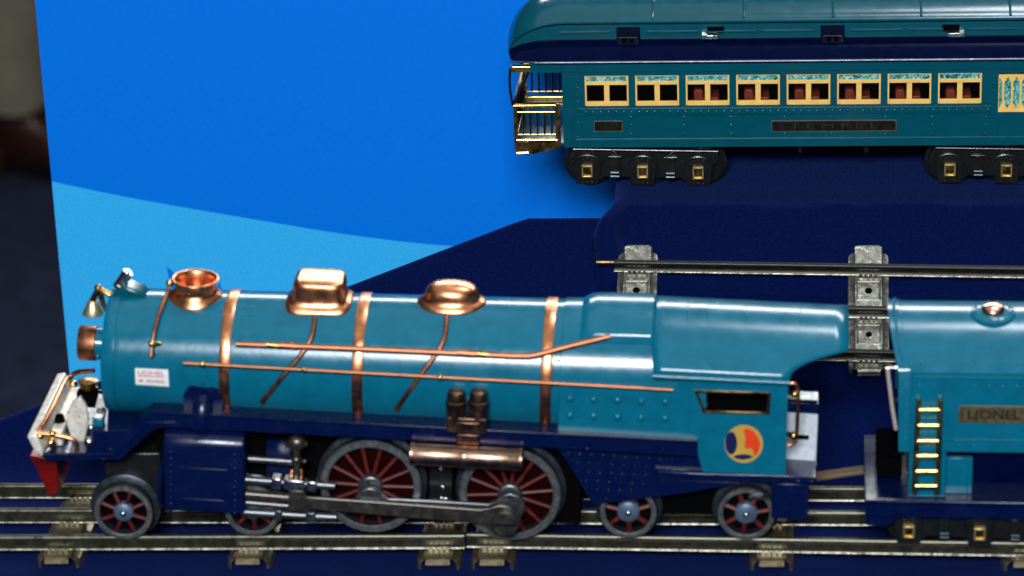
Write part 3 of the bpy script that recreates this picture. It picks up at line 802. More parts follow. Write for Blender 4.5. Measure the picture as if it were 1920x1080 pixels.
# cylinders
yc = -4.05
mb = MB()
x0 = L(305, 880, yc).x; x1 = L(459, 890, yc).x
zt_ = L(380, 842, yc).z; zbm = L(380, 958, yc).z
def csec(x, g=0):
    r = .75-g*.5
    pts = [(x, yc+g, zbm+g), (x, yc+g, zt_-.0-r*.0-g)]
    for k in range(1, 7):
        a = pi/2*k/6; pts.append((x, yc+g+r*(1-cos(a)), zt_-g+r*sin(a)))
    pts += [(x, -2.2, zt_+r-g), (x, -2.2, zbm+g)]; return pts
mb.rings([csec(x0, .15), csec(x0+.08, .02), csec(x0+.16, 0), csec(x1-.16, 0), csec(x1-.08, .02), csec(x1, .15)])
for px in (320, 440):
    for k in range(10):
        p = L(px, 848+k*12.2+(px-320)*.045, yc); rivet(mb, p.x, yc, p.z, .085)
for k in range(7):
    p = L(335+k*15, 938+k*.8, yc); rivet(mb, p.x, yc, p.z, .05)
fr_o = LF.pts([(337, 876), (425, 881), (424, 944), (337, 939)], yc); fr_i = LF.pts([(342, 881), (420, 885), (419, 939), (342, 934)], yc)
mb.ringplate(fr_o, fr_i, yc-.07, yc+.02)
cy = mb.build('cylinder', NAVY, loco, angle=40); dup(cy, loco, mirror=True)
mb = MB(); c = L(306, 905, -3.3); mb.lathe([(.4, -.1), (1.2, -.12), (1.3, .1)], (c.x, -3.2, c.z), 'x', 24); mb.build('cylinder_cover', NAVY, cy)

# black chassis
mb = MB()
xa = L(250, 900, -2).x; xb = L(1090, 900, -2).x; zt2 = L(600, 800, -2).z; zb2 = L(600, 955, -2).z
mb.box(xa+1.2, xb, -2.05, 2.05, zb2, zt2)
ch_ = mb.build('chassis', FLATBLACK, loco)
mb = MB(); mb.prism(LF.pts([(193, 850), (300, 850), (303, 930), (200, 905)], -2.3), -2.3, 2.3); mb.build('truck_block', BLACK, loco, bevel=.06)
mb = MB(); mb.prism(LF.pts([(806, 842), (848, 845), (846, 975), (806, 972)], -2.5), -2.5, -2.1)
fpl = mb.build('frame_plate', BLACK, loco)
mb = MB()
for px, py in ((827, 880), (830, 914), (828, 935), (836, 936)): p = L(px, py, -2.5); rivet(mb, p.x, -2.5, p.z, .14)
mb.build('frame_rivet', NICKEL, fpl)
# navy riveted apron below the firebox
mb = MB()
ya = -3.3
mb.prism(LF.pts([(1044, 838), (1308, 853), (1332, 886), (1232, 890), (1236, 900), (1390, 905), (1300, 923), (1112, 947), (1072, 880)], ya), ya, ya+.2)
for r_ in range(6):
    for k in range(12):
        px = 1066+k*21.5+(r_ % 2)*9+r_*8; py = 850+r_*16.5+k*1.1+(px-1066)*.015
        if py < 944-(px-1112)*.11-4 and px < 1300-r_*4 and not (px > 1222 and py > 878): 
            p = L(px, py, ya); rivet(mb, p.x, ya, p.z, .07)
mb.prism(LF.pts([(1228, 878), (1318, 882), (1318, 894), (1228, 890)], ya-.15), ya-.15, ya)
p = L(1243, 843, yR); mb.ball(p, .12, 8, 6)
mb.build('firebox_apron', NAVY, loco, bevel=.03)
mb = MB(); mb.prism(LF.pts([(1150, 925), (1460, 905), (1515, 930), (1450, 962), (1200, 960)], -1.9), -1.9, 1.9); mb.build('trailing_truck', FLATBLACK, loco)
mb = MB(); p = L(1420, 932, -3.3); mb.box(p.x-.4, p.x+.5, -3.45, -3.2, p.z-.06, p.z+.12); mb.build('truck_bracket', STEEL, loco)

# wheels
def wheel(name, px, py, R, ri, nsp, sr, hubr, hubmat, hub2, yface=-3.2, style='driver', flange=.22, rot=0.1):
    c = L(px, py, yface); cc = (c.x, c.z)
    mb = MB()
    mb.lathe([(ri*R, .5), (ri*R, .02), (ri*R+.07, -.06), (R*.97, -.04), (R, .06), (R*.985, .62), (R+flange*.6, .66), (R+flange, .72), (R+flange, .86), (R*.9, .9), (ri*R, .9), (ri*R, .5)], (cc[0], yface, cc[1]), 'y', 64)
    mb.f = [q for q in mb.f if len(q) == 4]; mb.m = [1 if i//64 in (1, 2, 3) else 0 for i in range(len(mb.f))]
    wroot = mb.build(name, [TYRE, RIM], loco, angle=35)
    mb = MB()
    for k in range(nsp):
        a = 2*pi*k/nsp+rot; r0_, r1_ = hubr*.8, ri*R+.02
        mb.tube([(cc[0]+r0_*cos(a), yface+.16, cc[1]+r0_*sin(a)), (cc[0]+r1_*cos(a), yface+.26, cc[1]+r1_*sin(a))], sr, 8)
    mb.build('spokes', WHEELRED, wroot)
    mb = MB(); mb.disc(cc, ri*R+.02, yface+.55, yface+.7, 48); mb.build('wheel_web', FLATBLACK if style != 'driver' else DARKRED, wroot)
    mb = MB()
    if style == 'driver':
        mb.lathe([(hubr, .5), (hubr, -.05), (hubr*.9, -.12), (hubr*.72, -.13), (hubr*.66, -.02), (hubr*.3, .0), (.02, .0)], (cc[0], yface, cc[1]), 'y', 32)
    else:
        mb.lathe([(hubr, .4), (hubr, .06), (hubr*.9, .0), (.02, -.02)], (cc[0], yface, cc[1]), 'y', 32)
    mb.build('hub', hubmat, wroot, angle=50)
    if hub2:
        mb = MB(); mb.ball((cc[0], yface-.03, cc[1]), .17, 12, 8); mb.build('axle_end', hub2, wroot)
    return wroot
wheels = []
wheels.append(wheel('driving_wheel', 695, 913, 2.53, .845, 14, .10, .62, STEEL, None, rot=.0))
wheels.append(wheel('driving_wheel', 956, 928, 2.53, .845, 14, .10, .62, STEEL, None, rot=.12))
wheels.append(wheel('pilot_wheel', 231, 962, 1.49, .80, 8, .11, .5, HUBBLUE, NICKEL, style='pilot', flange=.28, rot=.45))
wheels.append(wheel('pilot_wheel', 473, 958, 1.40, .80, 8, .11, .5, HUBBLUE, NICKEL, style='pilot', flange=.25))
wheels.append(wheel('trailing_wheel', 1178, 961, 1.42, .80, 7, .13, .56, HUBBLUE, NICKEL, style='pilot', flange=.25, rot=.3))
wheels.append(wheel('trailing_wheel', 1399, 964, 1.42, .80, 7, .13, .56, HUBBLUE, NICKEL, style='pilot', flange=.25, rot=.15))
for w_ in wheels: dup(w_, loco, mirror=True)

# rods and valve gear
yr1, yr2 = -3.5, -3.85
mb = MB(); mb.prism(LF.pts([(664, 936), (672, 924), (683, 917), (695, 914), (707, 917), (718, 925), (728, 935), (800, 938), (915, 945), (930, 940), (940, 930), (956, 925), (972, 930), (983, 942), (985, 958), (975, 972), (955, 980), (935, 972), (915, 962), (730, 956), (690, 956), (672, 950)], yr1), yr1, yr1+.22)
c = L(694, 932, yr1); mb.disc((c.x, c.z), .55, yr1-.12, yr1+.05)
mb.build('side_rod', STEEL, loco, bevel=.06)
mb = MB(); mb.prism(LF.pts([(552, 930), (600, 933), (700, 940), (900, 955), (918, 952), (934, 947), (952, 949), (968, 958), (976, 974), (974, 992), (962, 1005), (944, 1008), (926, 1002), (905, 984), (700, 966), (600, 957), (552, 952)], yr2), yr2, yr2+.24)
mr = mb.build('main_rod', RODMETAL, loco, bevel=.07)
c = L(948, 980, yr2)
mb = MB(); mb.lathe([(.7, .05), (.7, -.16), (.62, -.24), (.02, -.26)], (c.x, yr2, c.z), 'y', 36)
cs = mb.build('crank_screw', RODMETAL, mr, angle=40)
mb = MB(); mb.box(c.x-.5, c.x+.5, yr2-.275, yr2-.255, c.z-.04, c.z+.04)
mb.build('screw_slot', FLATBLACK, mr)
def bar(a, b, y, r, name, mt, par=None, sq=False):
    mb = MB(); p, q = L(*a, y), L(*b, y)
    if sq: mb.box(p.x, q.x, y-r, y+r, min(p.z, q.z)-r, max(p.z, q.z)+r)
    else: mb.tube([p, q], r, 14)
    return mb.build(name, mt, par or loco, bevel=.03 if sq else 0)
g1 = bar((458, 899), (628, 911), -3.7, .2, 'guide_bar', STEEL)
mb = MB()
for a, b in (((510, 901), (529, 902)), ((533, 903), (573, 907)), ((576, 907), (595, 909))):
    p, q = L(*a, -3.75), L(*b, -3.75); mb.rings([[(P.x, -3.75-.33, P.z-.28), (P.x, -3.75+.3, P.z-.28), (P.x, -3.75+.3, P.z+.28), (P.x, -3.75-.33, P.z+.28)] for P in (p, q)])
mb.build('guide_clamp', NICKEL, g1, bevel=.06)
g2 = bar((453, 960), (631, 970), -3.7, .22, 'guide_bar', STEEL)
mb = MB(); 
for a, b in (((516, 962), (530, 963)), ((574, 966), (593, 967))):
    p, q = L(*a, -3.75), L(*b, -3.75); mb.rings([[(P.x, -3.75-.28, P.z-.3), (P.x, -3.75+.28, P.z-.3), (P.x, -3.75+.28, P.z+.27), (P.x, -3.75-.28, P.z+.27)] for P in (p, q)])
mb.build('guide_clamp', STEEL, g2, bevel=.05)
bar((458, 926), (560, 934), -3.6, .22, 'piston_rod', RODMETAL)
bar((462, 942), (548, 949), -3.65, .15, 'valve_rod', STEEL)
bar((466, 860), (556, 866), -3.55, .17, 'valve_rod', STEEL)
mb = MB(); mb.prism(LF.pts([(540, 918), (572, 920), (574, 950), (585, 962), (535, 958), (541, 948)], -3.95), -3.95, -3.3); mb.build('crosshead', RODMETAL, loco, bevel=.08)
mb = MB()
p = [L(556, y_, -3.6) for y_ in (830, 845, 862, 885, 905)]
mb.ball(p[0], .42, 14, 10, sc=(1.2, .8, .9)); mb.tube([p[0], p[1], p[2], p[3], p[4]], .2, 12); mb.ball(p[2], .28, 12, 8); mb.ball(L(571, 832, -3.6), .18, 8, 6); mb.ball(L(541, 833, -3.6), .2, 8, 6); mb.ball(L(571, 865, -3.6), .14, 8, 6)
mb.build('valve_link', RODMETAL, loco)
mb = MB(); mb.prism(LF.pts([(535, 905), (570, 908), (567, 880), (545, 880)], -3.4), -3.4, -3.2); mb.build('link_hanger', DULLCOPPER, loco, bevel=.05)
mb = MB(); mb.prism(LF.pts([(500, 825), (545, 828), (545, 905), (500, 902)], -2.3), -2.3, -2.1); mb.build('guide_yoke', NAVY, loco)

# air pump and reservoir
mb = MB()
for px in (855, 897):
    p = L(px, 757, -3.7)
    mb.lathe([(.3, -.95), (.47, -.85), (.47, -.1), (.52, -.05), (.52, .15), (.45, .2), (.45, .5), (.4, .68), (.2, .76), (.02, .77)], (p.x, -3.7, p.z), 'z', 24)
p0, p1 = L(838, 782, -4.1), L(912, 814, -4.1)
pm = mb.build('air_pump', BRONZE, loco, angle=40)
mb = MB(); mb.box(p0.x, p1.x, -4.15, -3.3, p1.z, p0.z); mb.box(p0.x+.45, p1.x-.3, -4.2, -4.1, p1.z+.15, p0.z-.2)
q0, q1 = L(856, 814, -4.0), L(899, 836, -4.0); mb.box(q0.x, q1.x, -4.0, -3.4, q1.z, q0.z)
mb.build('pump_base', BRONZE, pm, bevel=.06)
p0, p1 = L(768, 853, -4.15), L(981, 860, -4.15); ln = p1.x-p0.x
mb = MB(); rr = .55
mb.lathe([(.02, 0), (rr*.9, .02), (rr*1.05, .06), (rr*1.05, .22), (rr, .27), (rr, ln*.46), (rr*1.04, ln*.47), (rr*1.04, ln*.5), (rr, ln*.51), (rr, ln-.27), (rr*1.05, ln-.22), (rr*1.05, ln-.06), (rr*.9, ln-.02), (.02, ln)], (p0.x, -4.15, (p0.z+p1.z)/2), 'x', 32)
mb.build('air_reservoir', mat('pale_copper', (.36, .23, .165), .34, 1, var=.25, vscale=200), loco, angle=35)

# ================================================================== TENDER
TF = Frame((0, 0, 1.6), 0, radians(.45), radians(-.6))
T = TF.y
ten = root('toy_tender', TF, 'teal toy tender with brass ladder and nameplate behind the locomotive cab', 'toy tender')
yT = -3.6
k0 = T(1690, 707, yT); zcr = k0.z; xt1 = k0.x+24
zbt = T(1800, 847, yT).z
wT, hT = 3.6, 2.12
TA = radians(54)
def tarc(th, x0, g=0):
    ph = -TA+2*TA*th/pi; rr = wT/sin(TA)
    return (x0, (rr+g)*sin(ph), zcr+.26+rr*(1-cos(TA))-rr+(rr+g)*cos(ph)-0*g)
def tsec(x0, g=0, low=True):
    pts = []
    if low: pts.append((x0, -wT-g, zbt))
    for k in range(41):
        pts.append(tarc(pi*k/40, x0, g))
    if low: pts.append((x0, wT+g, zbt))
    return pts
lean = lambda z: -.55*max(0, (z-zcr))/hT
mb = MB()
R_ = [[(p[0]+lean(p[2]), p[1], p[2]) for p in tsec(k0.x)], tsec(k0.x+2), tsec(k0.x+8), tsec(xt1)]
mb.rings(R_)
# riveted crease strip, front band and rivets
mb.box(k0.x+.6, xt1, yT-.04, yT+.02, zcr-.05, zcr+.05)
for k in range(48):
    x = k0.x+.9+k*.66
    rivet(mb, x, yT-.0, zcr-.42, .06)
    mb.ball(tarc(radians(10), x), .065, 6, 4)
    rivet(mb, x, yT, zbt+.35, .05)
mb.box(k0.x+2.6, xt1, yT-.03, yT+.02, zbt+.62, zbt+.67)
for k in range(9):
    rivet(mb, k0.x+.28, yT-.03, zcr-.4-k*.36, .06)
body = mb.build('tender_body', TEAL, ten, angle=30)
mb = MB()
bd = lambda x, g: [(x+lean(p[2]), p[1], p[2]) for p in tsec(k0.x, g)]
mb.rings([bd(k0.x-.06, -.02), bd(k0.x-.06, .05), bd(k0.x+.5, .05), bd(k0.x+.52, -.02)], closed=False)
for k in range(3, 38):
    q_ = tarc(pi*k/40, k0.x, .05); mb.ball((k0.x+.24+lean(q_[2]), q_[1], q_[2]), .085, 6, 4)
mb.build('end_band', TEAL, body, angle=50)
# filler cap
rT = wT/sin(TA); zct = zcr+.26-rT*cos(TA)
c = TF.on(1862, 588, lambda p: sqrt(p.y**2+(p.z-zct)**2)-rT)
nr = Vector((0, c.y, c.z-zct)).normalized()
u1 = Vector((1, 0, 0)); u2 = nr.cross(u1)
def capring(r, h, n=32): return [c+u1*(r*cos(2*pi*k/n))+u2*(r*.95*sin(2*pi*k/n))+nr*h for k in range(n)]
mb = MB(); mb.rings([capring(1.08, -.1), capring(1.08, .06), capring(.98, .14), capring(.6, .16)])
for k in range(14): mb.ball(c+u1*(.92*cos(2*pi*k/14))+u2*(.88*sin(2*pi*k/14))+nr*.16, .07, 6, 4)
fc = mb.build('filler_flange', TEAL, ten, angle=40)
mb = MB(); mb.rings([capring(.55, .1), capring(.56, .3), capring(.45, .42), capring(.2, .47), capring(.02, .48)]); mb.build('filler_cap', mat('pink_copper', (.72, .40, .30), .24, 1, var=.15), fc, angle=50)
# front support, ladder, step box
mb = MB(); a = T(1705, 845, -3.35); b = T(1772, 932, -3.35); mb.box(a.x, b.x, -3.4, 3.3, b.z, a.z+.3); mb.build('ladder_panel', TEAL, ten, bevel=.04)
mb = MB()
lt = [T(1722, 757, -3.85), T(1763, 757, -3.85)]; lb = [T(1714, 926, -4.15), T(1757, 926, -4.15)]
for a, b in zip(lt, lb):
    dr = (b-a).normalized(); mb.tube([a-dr*.1+Vector((0, .3, 0)), a-dr*.12, a+dr*.1, b], .12, 10)
ld = mb.build('ladder', OLDBRASS, ten)
for k, py in enumerate((768, 797, 826, 854, 883, 911)):
    t = (py-757)/169; a = lt[0].lerp(lb[0], t); b = lt[1].lerp(lb[1], t)
    mb = MB(); mb.tube([a, b], .12, 10); mb.build('rung', BRASS, ld)
a, b = T(1768, 858, -2.9), T(1822, 926, -2.9)
mb = MB(); mb.box(a.x, b.x, -2.9, 2.9, b.z, a.z); mb.box(b.x-.25, b.x-.18, -2.94, -2.88, b.z, a.z-.1); mb.build('step_box', TEAL, ten, bevel=.1)
mb = MB(); mb.box(a.x-.5, xt1, -2.7, 2.7, b.z-.1, zbt+.02); mb.build('underside', ROOFNAVY, ten)
# nameplate
pA, pB = T(1798, 760, yT), T(1798, 792, yT); pwid = 5.5
mb = MB(); mb.box(pA.x, pA.x+pwid, yT-.06, yT, pB.z, pA.z)
npl = mb.build('nameplate', PLATEMETAL, ten, bevel=.02)
mb = MB(); text_on(mb, 'LIONEL LINES', pA.x+.42, pA.x+pwid-.42, pB.z+.2, pA.z-.2, yT-.065, .02); mb.build('lettering', LETTERBLACK, npl)
mb = MB()
for x in (pA.x+.1, ): mb.box(x, x+.05, yT-.065, yT-.05, pB.z+.1, pA.z-.1); mb.box(x+.1, x+.14, yT-.065, yT-.05, pB.z+.1, pA.z-.1)
mb.build('plate_border', LETTERBLACK, npl)
# frame deck and beam
fa = T(1621, 938, -3.75); fz = fa.z
zdk = T(1700, 972, -3.75).z
mb = MB(); mb.box(fa.x, xt1, -3.75, 3.75, fz-.28, fz); mb.box(fa.x+.02, xt1, -3.75, -3.55, zdk, fz-.05)
mb.prism(TF.pts([(1623, 965), (1690, 967), (1676, 980), (1660, 990), (1625, 985)], -3.7), -3.7, -3.5)
dk = mb.build('tender_frame', NAVY, ten, bevel=.07)
mb = MB(); p = T(1655, 848, -.5); mb.box(p.x-.3, k0.x+.2, -1.5, 2.2, fz+.2, fz+1.1); p = T(1670, 853, -1.4); mb.tube([p, p+Vector((.7, 0, .1))], .1, 8); mb.build('coupling_box', FLATBLACK, ten, bevel=.15)
mb = MB(); mb.tube([T(a, b, -2.6) for a, b in ((1664, 690), (1667, 715), (1673, 765), (1680, 805))], .1, 8); hb = mb.build('front_handrail', mat('bronze_reflection', (.75, .6, .52), .3, .4), ten)  # pale base colour stands in for light reflected by the bronze
mb = MB(); mb.ball(T(1671, 690, -2.6), .15, 8, 6); mb.tube([T(1664, 690, -2.6), T(1690, 688, -2.6)], .09, 8); mb.tube([T(1673, 750, -2.6), T(1690, 750, -2.4)], .09, 8); mb.build('rail_knob', NICKEL, hb)
# ------------------------------------------------------------------ six-wheel truck shared by tender and coach
def truck(par, fr, y, xpix, ypix, pitch, step, name='truck', n=3, wheel_r=1.42, dark=False):
    """journals at picture points (xpix+k*pitch, ypix+k*step); side frame seen on plane y of the thing"""
    P = lambda a, b: fr.y(a, b, y)
    mb = MB()
    x0, y0 = xpix, ypix; xl, yl = xpix+(n-1)*pitch, ypix+(n-1)*step
    sl = step/pitch
    Y = lambda a, b: P(a, b+(a-x0)*sl)
    pts = [Y(x0-27, y0-39), Y(xl+38, y0-39), Y(xl+38, y0-12), Y(xl+30, y0-10), Y(xl+26, y0+24), Y(xl-24, y0+24), Y(xl-34, y0+16), Y(x0+34, y0+16), Y(x0+24, y0+24), Y(x0-20, y0+24), Y(x0-27, y0+5)]
    mb.prism([(p.x, p.z) for p in pts], y+.35, y+.6)
    tr = mb.build(name, BLACK, par, bevel=.08)
    mb = MB(); c0 = Y(x0-27, y0-39); c1 = Y(xl+38, y0-39); mb.tube([(c0.x, y+.25, c0.z-.05), (c1.x, y+.25, c1.z-.05)], .09, 8)
    for k in range(n):
        xx = x0+k*pitch
        a, b, c_, d_ = Y(xx-26, y0-24), Y(xx+26, y0-24), Y(xx+21, y0+26), Y(xx-21, y0+26)
        arc = [(Y(xx+27*cos(t), y0-8-20*sin(t))) for t in [radians(12+156*i/12) for i in range(13)]]
        mb.tube([(p.x, y+.12, p.z) for p in arc], .085, 8)
        poly_ = [(p.x, p.z) for p in arc]+[(d_.x, d_.z), (c_.x, c_.z)]
        mb.prism(poly_, y+.1, y+.4)
        for i in range(3):
            q = Y(xx-9+i*9, y0-20-(3 if i == 1 else 0)); rivet(mb, q.x, y+.1, q.z, .055)
            q = Y(xx-9+i*9, y0+22); rivet(mb, q.x, y+.1, q.z, .055)
        if k < n-1:
            xm = xx+pitch/2
            q0_, q1_ = Y(xm-9, y0-26), Y(xm+9, y0+4)
            mb.box(q0_.x, q1_.x, y+.05, y+.4, q1_.z, q0_.z)
            mb.tube([(q0_.x-.1, y+.12, q0_.z), (q1_.x+.1, y+.12, q0_.z)], .07, 8)
            if n == 3:
                e_ = Y(xx+26 if k == 0 else xx+pitch-26, y0-37); mb.tube([(q1_.x if k == 0 else q0_.x, y+.12, q0_.z), (e_.x+(.6 if k == 0 else -.6), y+.2, e_.z)], .08, 8)
    mb.build('side_frame', BLACK, tr, bevel=.05, angle=40)
    for k in range(n-1):
        xm = x0+pitch/2+k*pitch
        mb = MB()
        for dy in (2, 9):
            q0_, q1_ = Y(xm-8, y0+dy), Y(xm+8, y0+dy); mb.tube([(q0_.x, y-.02, q0_.z), (q1_.x, y-.02, q1_.z)], .09, 8)
        mb.build('spring', TYRE, tr)
    for k in range(n):
        xx = x0+k*pitch
        a, b = Y(xx-10.5, y0-10), Y(xx+10.5, y0+11)
        mb = MB(); mb.ringplate([(a.x, a.z), (b.x, a.z), (b.x, b.z), (a.x, b.z)], [(a.x+.09, a.z-.09), (b.x-.09, a.z-.09), (b.x-.09, b.z+.09), (a.x+.09, b.z+.09)], y-.14, y+.1)
        mb.cur = 1; mb.box(a.x+.08, b.x-.08, y-.03, y+.1, b.z+.08, a.z-.08); mb.cur = 0
        mb.tube([(a.x, y-.14, a.z), (b.x, y-.14, a.z)], .06, 8)
        mb.build('journal_box', [JOURNAL, OLDBRASS], tr, bevel=.03)
    # wheels and axles behind the frame
    for k in (range(n) if n == 3 else range(n)):
        q = Y(x0+k*pitch+4, y0-4)
        mb = MB(); mb.lathe([(.3, -.1), (wheel_r*.9, -.08), (wheel_r, 0), (wheel_r, .5), (wheel_r+.2, .55), (wheel_r+.2, .7), (.3, .75)], (q.x, y+.75, q.z), 'y', 40)
        mb.lathe([(.3, -.1), (wheel_r*.9, -.08), (wheel_r, 0), (wheel_r, .5), (.3, .75)], (q.x, -y-1.3, q.z), 'y', 32)
        mb.tube([(q.x, y+.8, q.z), (q.x, -y-.8, q.z)], .2, 8)
        mb.build('wheelset', BLACK, tr, angle=40)
    return tr
truck(ten, TF, -3.55, 1704, 996, 133, 4, n=4, wheel_r=1.15)

# ================================================================== COACH
KF = Frame((0, 28.6, 9.42), 0, 0, 0)
K = KF.y
coach = root('toy_passenger_coach', KF, 'green-blue toy passenger coach with yellow windows standing on the draped step', 'toy coach')
yK = -3.6
xL = K(1055, 200, yK).x; xR = K(2330, 200, yK).x
zB = K(1060, 277, yK).z; zE = K(1500, 116, yK).z
ZK = lambda py: K(1500, py-(0), yK).z
# near side wall with eight window openings and one tall lattice window
mb = MB()
def strip(px0, px1, z0, z1, y0=yK, y1=yK+.14):
    mb.box(px0, px1, y0, y1, z0, z1)
wz1, wz0 = K(1140, 142.5, yK).z, K(1140, 199, yK).z
wx = [(K(1096.5+94.6*i, 170, yK).x, K(1178.5+94.6*i, 170, yK).x) for i in range(8)]
lav = (K(1872, 170, yK).x, K(1872, 170, yK).x+2.9); lz1, lz0 = K(1880, 140, yK).z, K(1880, 210, yK).z
xcur = xL
for a, b in wx:
    strip(xcur, a, wz0, wz1); xcur = b
strip(xcur, lav[0], wz0, wz1); strip(lav[1], xR, wz0, wz1)
strip(xL, xR, wz1, zE+.3)
strip(xL, lav[0], zB, wz0); strip(lav[1], xR, zB, wz0); strip(lav[0], lav[1], zB, lz0)
# raised belt rails and rivets
zr = K(1500, 206.5, yK).z; zbelt = K(1500, 201, yK).z; zb2 = K(1500, 213, yK).z; zlow_ = K(1500, 258.5, yK).z
mb.box(xL+.9, lav[0]-.35, yK-.08, yK+.02, zb2, zbelt); mb.box(lav[1]+.3, xR, yK-.08, yK+.02, zb2, zbelt)
mb.box(xL+.7, xR, yK-.08, yK+.02, zB+.02, zlow_)
mb.box(xL-.02, xR, yK-.06, yK+.02, K(1500, 132, yK).z, zE+.25)
mb.box(xL+.5, xL+.56, yK-.02, yK+.01, zB+.05, K(1500, 133, yK).z)
k = 0
x = K(1098, 206, yK).x
while x < xR-.5:
    if not (lav[0]-.3 < x < lav[1]+.3): rivet(mb, x, yK-.08, zr, .095, h=1.0)
    x += 14.35/33.45
for px in (1184, 1282, 1371, 1471, 1559, 1660, 1748, 1848):
    xx = K(px, 230, yK).x
    for py in (219, 250.5) if 1440 < px < 1690 else (219, 234.5, 250.5): rivet(mb, xx, yK, K(px, py, yK).z, .095, h=1.0)
for py in [148+13.2*i for i in range(10)]:
    rivet(mb, K(1083, py, yK).x, yK, ZK(py), .07, h=.9)
    if py < 200: rivet(mb, K(1863, py, yK).x, yK, ZK(py)+.05, .07, h=.9)
wall = mb.build('side_wall', COACH_TEAL, coach, bevel=.03)
wall.modifiers['bevel'].segments = 1
# rest of the body
mb = MB()
mb.box(xL, xR, 3.46, 3.6, zB, zE+.3); mb.box(xL, xL+.14, yK+.14, -1.4, zB, zE+.3); mb.box(xL, xL+.14, 1.4, 3.46, zB, zE+.3); mb.box(xL, xL+.14, -1.4, 1.4, zE-.4, zE+.3)
mb.box(xR-.14, xR, yK+.14, 3.46, zB, zE+.3)
mb.build('end_wall', COACH_TEAL, coach)
mb = MB(); mb.box(xL+.14, xR-.14, yK+.14, 3.46, zB-.02, zB+.15); mb.box(xL+.2, xR-.2, 3.3, 3.45, zB+.2, zE); mb.box(xL+.15, xL+.2, -1.5, 1.5, zB, zE); mb.build('interior', FLATBLACK, coach)
mb = MB(); mb.box(xL+.5, xR-.5, -2.4, 2.4, zB-.7, zB-.03); mb.box(K(1400, 290, -2).x, K(1720, 290, -2).x, -2.0, 2.0, zB-.95, zB-.5)
mb.build('underframe', FLATBLACK, coach)
p = K(1500, 283, -3.3); mb = MB(); mb.tube([(p.x, -3.2, zB), (p.x, -3.2, zB-.5)], .1, 8); p = K(1624, 283, -3.3); mb.tube([(p.x, -3.2, zB), (p.x, -3.2, zB-.5)], .16, 8); mb.build('underframe_fitting', BLACK, coach)
# seats seen through the windows
for i in range(2, 8):
    for s_, off in ((0, 12), (1, 47)):
        px = 1096+94.6*i+off
        a = K(px, 180, yK+1.0).x
        if s_ == 0:
            mb = MB(); z1_ = K(px, 166, yK+1.2).z; z0_ = wz0-.7
            mb.prism([(a+.1, z0_), (a+.62, z0_), (a+.62, z1_-.12), (a+.52, z1_), (a+.2, z1_), (a+.1, z1_-.12)], yK+1.0, yK+3.0)
            mb.box(a+.62, a+1.5, yK+1.0, yK+3.0, z0_, wz0+.12); mb.build('seat', SEAT, coach, bevel=.06)
# windows
for a, b in wx:
    mb = MB(); y0 = yK+.03
    t = .10; zt1 = wz1-.03; bar1 = K(1140, 153, yK).z; bar0 = K(1140, 159.5, yK).z; sill = K(1140, 190.5, yK).z
    mb.box(a, a+t, y0, y0+.12, wz0, wz1); mb.box(b-t, b, y0, y0+.12, wz0, wz1)
    mb.box(a+t, b-t, y0, y0+.12, wz1-.05, wz1); mb.box(a+t, b-t, y0-.05, y0+.12, bar0, bar1); mb.box(a+t, b-t, y0-.03, y0+.12, wz0, sill)
    xm = (a+b)/2-.0; mb.box(xm-.15, xm+.15, y0, y0+.12, sill, bar0)
    wi = mb.build('window', CREAM, coach, bevel=.02)
    mb = MB(); mb.box(a+t, b-t, y0+.05, y0+.08, bar1, wz1-.05); mb.build('transom', MOTTLE, wi)
    mb = MB(); mb.box(a+t, b-t, y0+.06, y0+.07, sill, bar0); mb.build('pane', PANE, wi)
# lattice window
mb = MB(); y0 = yK-.02; a, b = lav; t = .09
mb.box(a, a+.04, y0, y0+.12, lz0, lz1); mb.box(b-.04, b, y0, y0+.12, lz0, lz1); mb.box(a+.04, b-.04, y0, y0+.12, lz1-.10, lz1); mb.box(a+.04, b-.04, y0, y0+.12, lz0, lz0+.17)
pit_ = .475; x = a+.27
while x < b-.1:
    mb.box(x-.06, x+.06, y0+.005, y0+.11, lz0+.17, lz1-.10)
    for zz, sg in ((lz1-.10, -1), (lz0+.17, 1)):
        mb.prism([(x-.25, zz), (x+.25, zz), (x+.06, zz+sg*.36), (x-.06, zz+sg*.36)], y0+.01, y0+.1)
    x += pit_
lw = mb.build('lattice_window', CREAM, coach, bevel=.01)
mb = MB(); mb.box(a+.02, b-.02, y0+.12, y0+.15, lz0, lz1); mb.build('pane', MOTTLE, lw)
# plates
def cplate(x0, x1, y0_, y1_, txts):
    A_, B_ = K(x0, y0_, yK), K(x1, y1_, yK)
    mb = MB(); mb.box(A_.x, B_.x, yK-.03, yK+.05, B_.z, A_.z); pl = mb.build('nameplate', PLATEBLACK, coach)
    mb = MB(); mb.ringplate([(A_.x-.05, A_.z+.04), (B_.x+.05, A_.z+.04), (B_.x+.05, B_.z-.04), (A_.x-.05, B_.z-.04)], [(A_.x, A_.z), (B_.x, A_.z), (B_.x, B_.z), (A_.x, B_.z)], yK-.05, yK+.01); mb.build('plate_frame', PLATEMETAL, pl)
    mb = MB()
    for tx, u0, u1, v0, v1 in txts:
        text_on(mb, tx, A_.x+(B_.x-A_.x)*u0, A_.x+(B_.x-A_.x)*u1, B_.z+(A_.z-B_.z)*v0, B_.z+(A_.z-B_.z)*v1, yK-.034, 0)
    mb.build('lettering', LETTERBRASS, pl)
cplate(1115, 1166, 228, 245, [('LIONEL', .12, .88, .58, .86), ('LINES', .2, .8, .16, .44)])
cplate(1448, 1679, 227.5, 244, [('T E M P E L', .14, .86, .22, .8)])

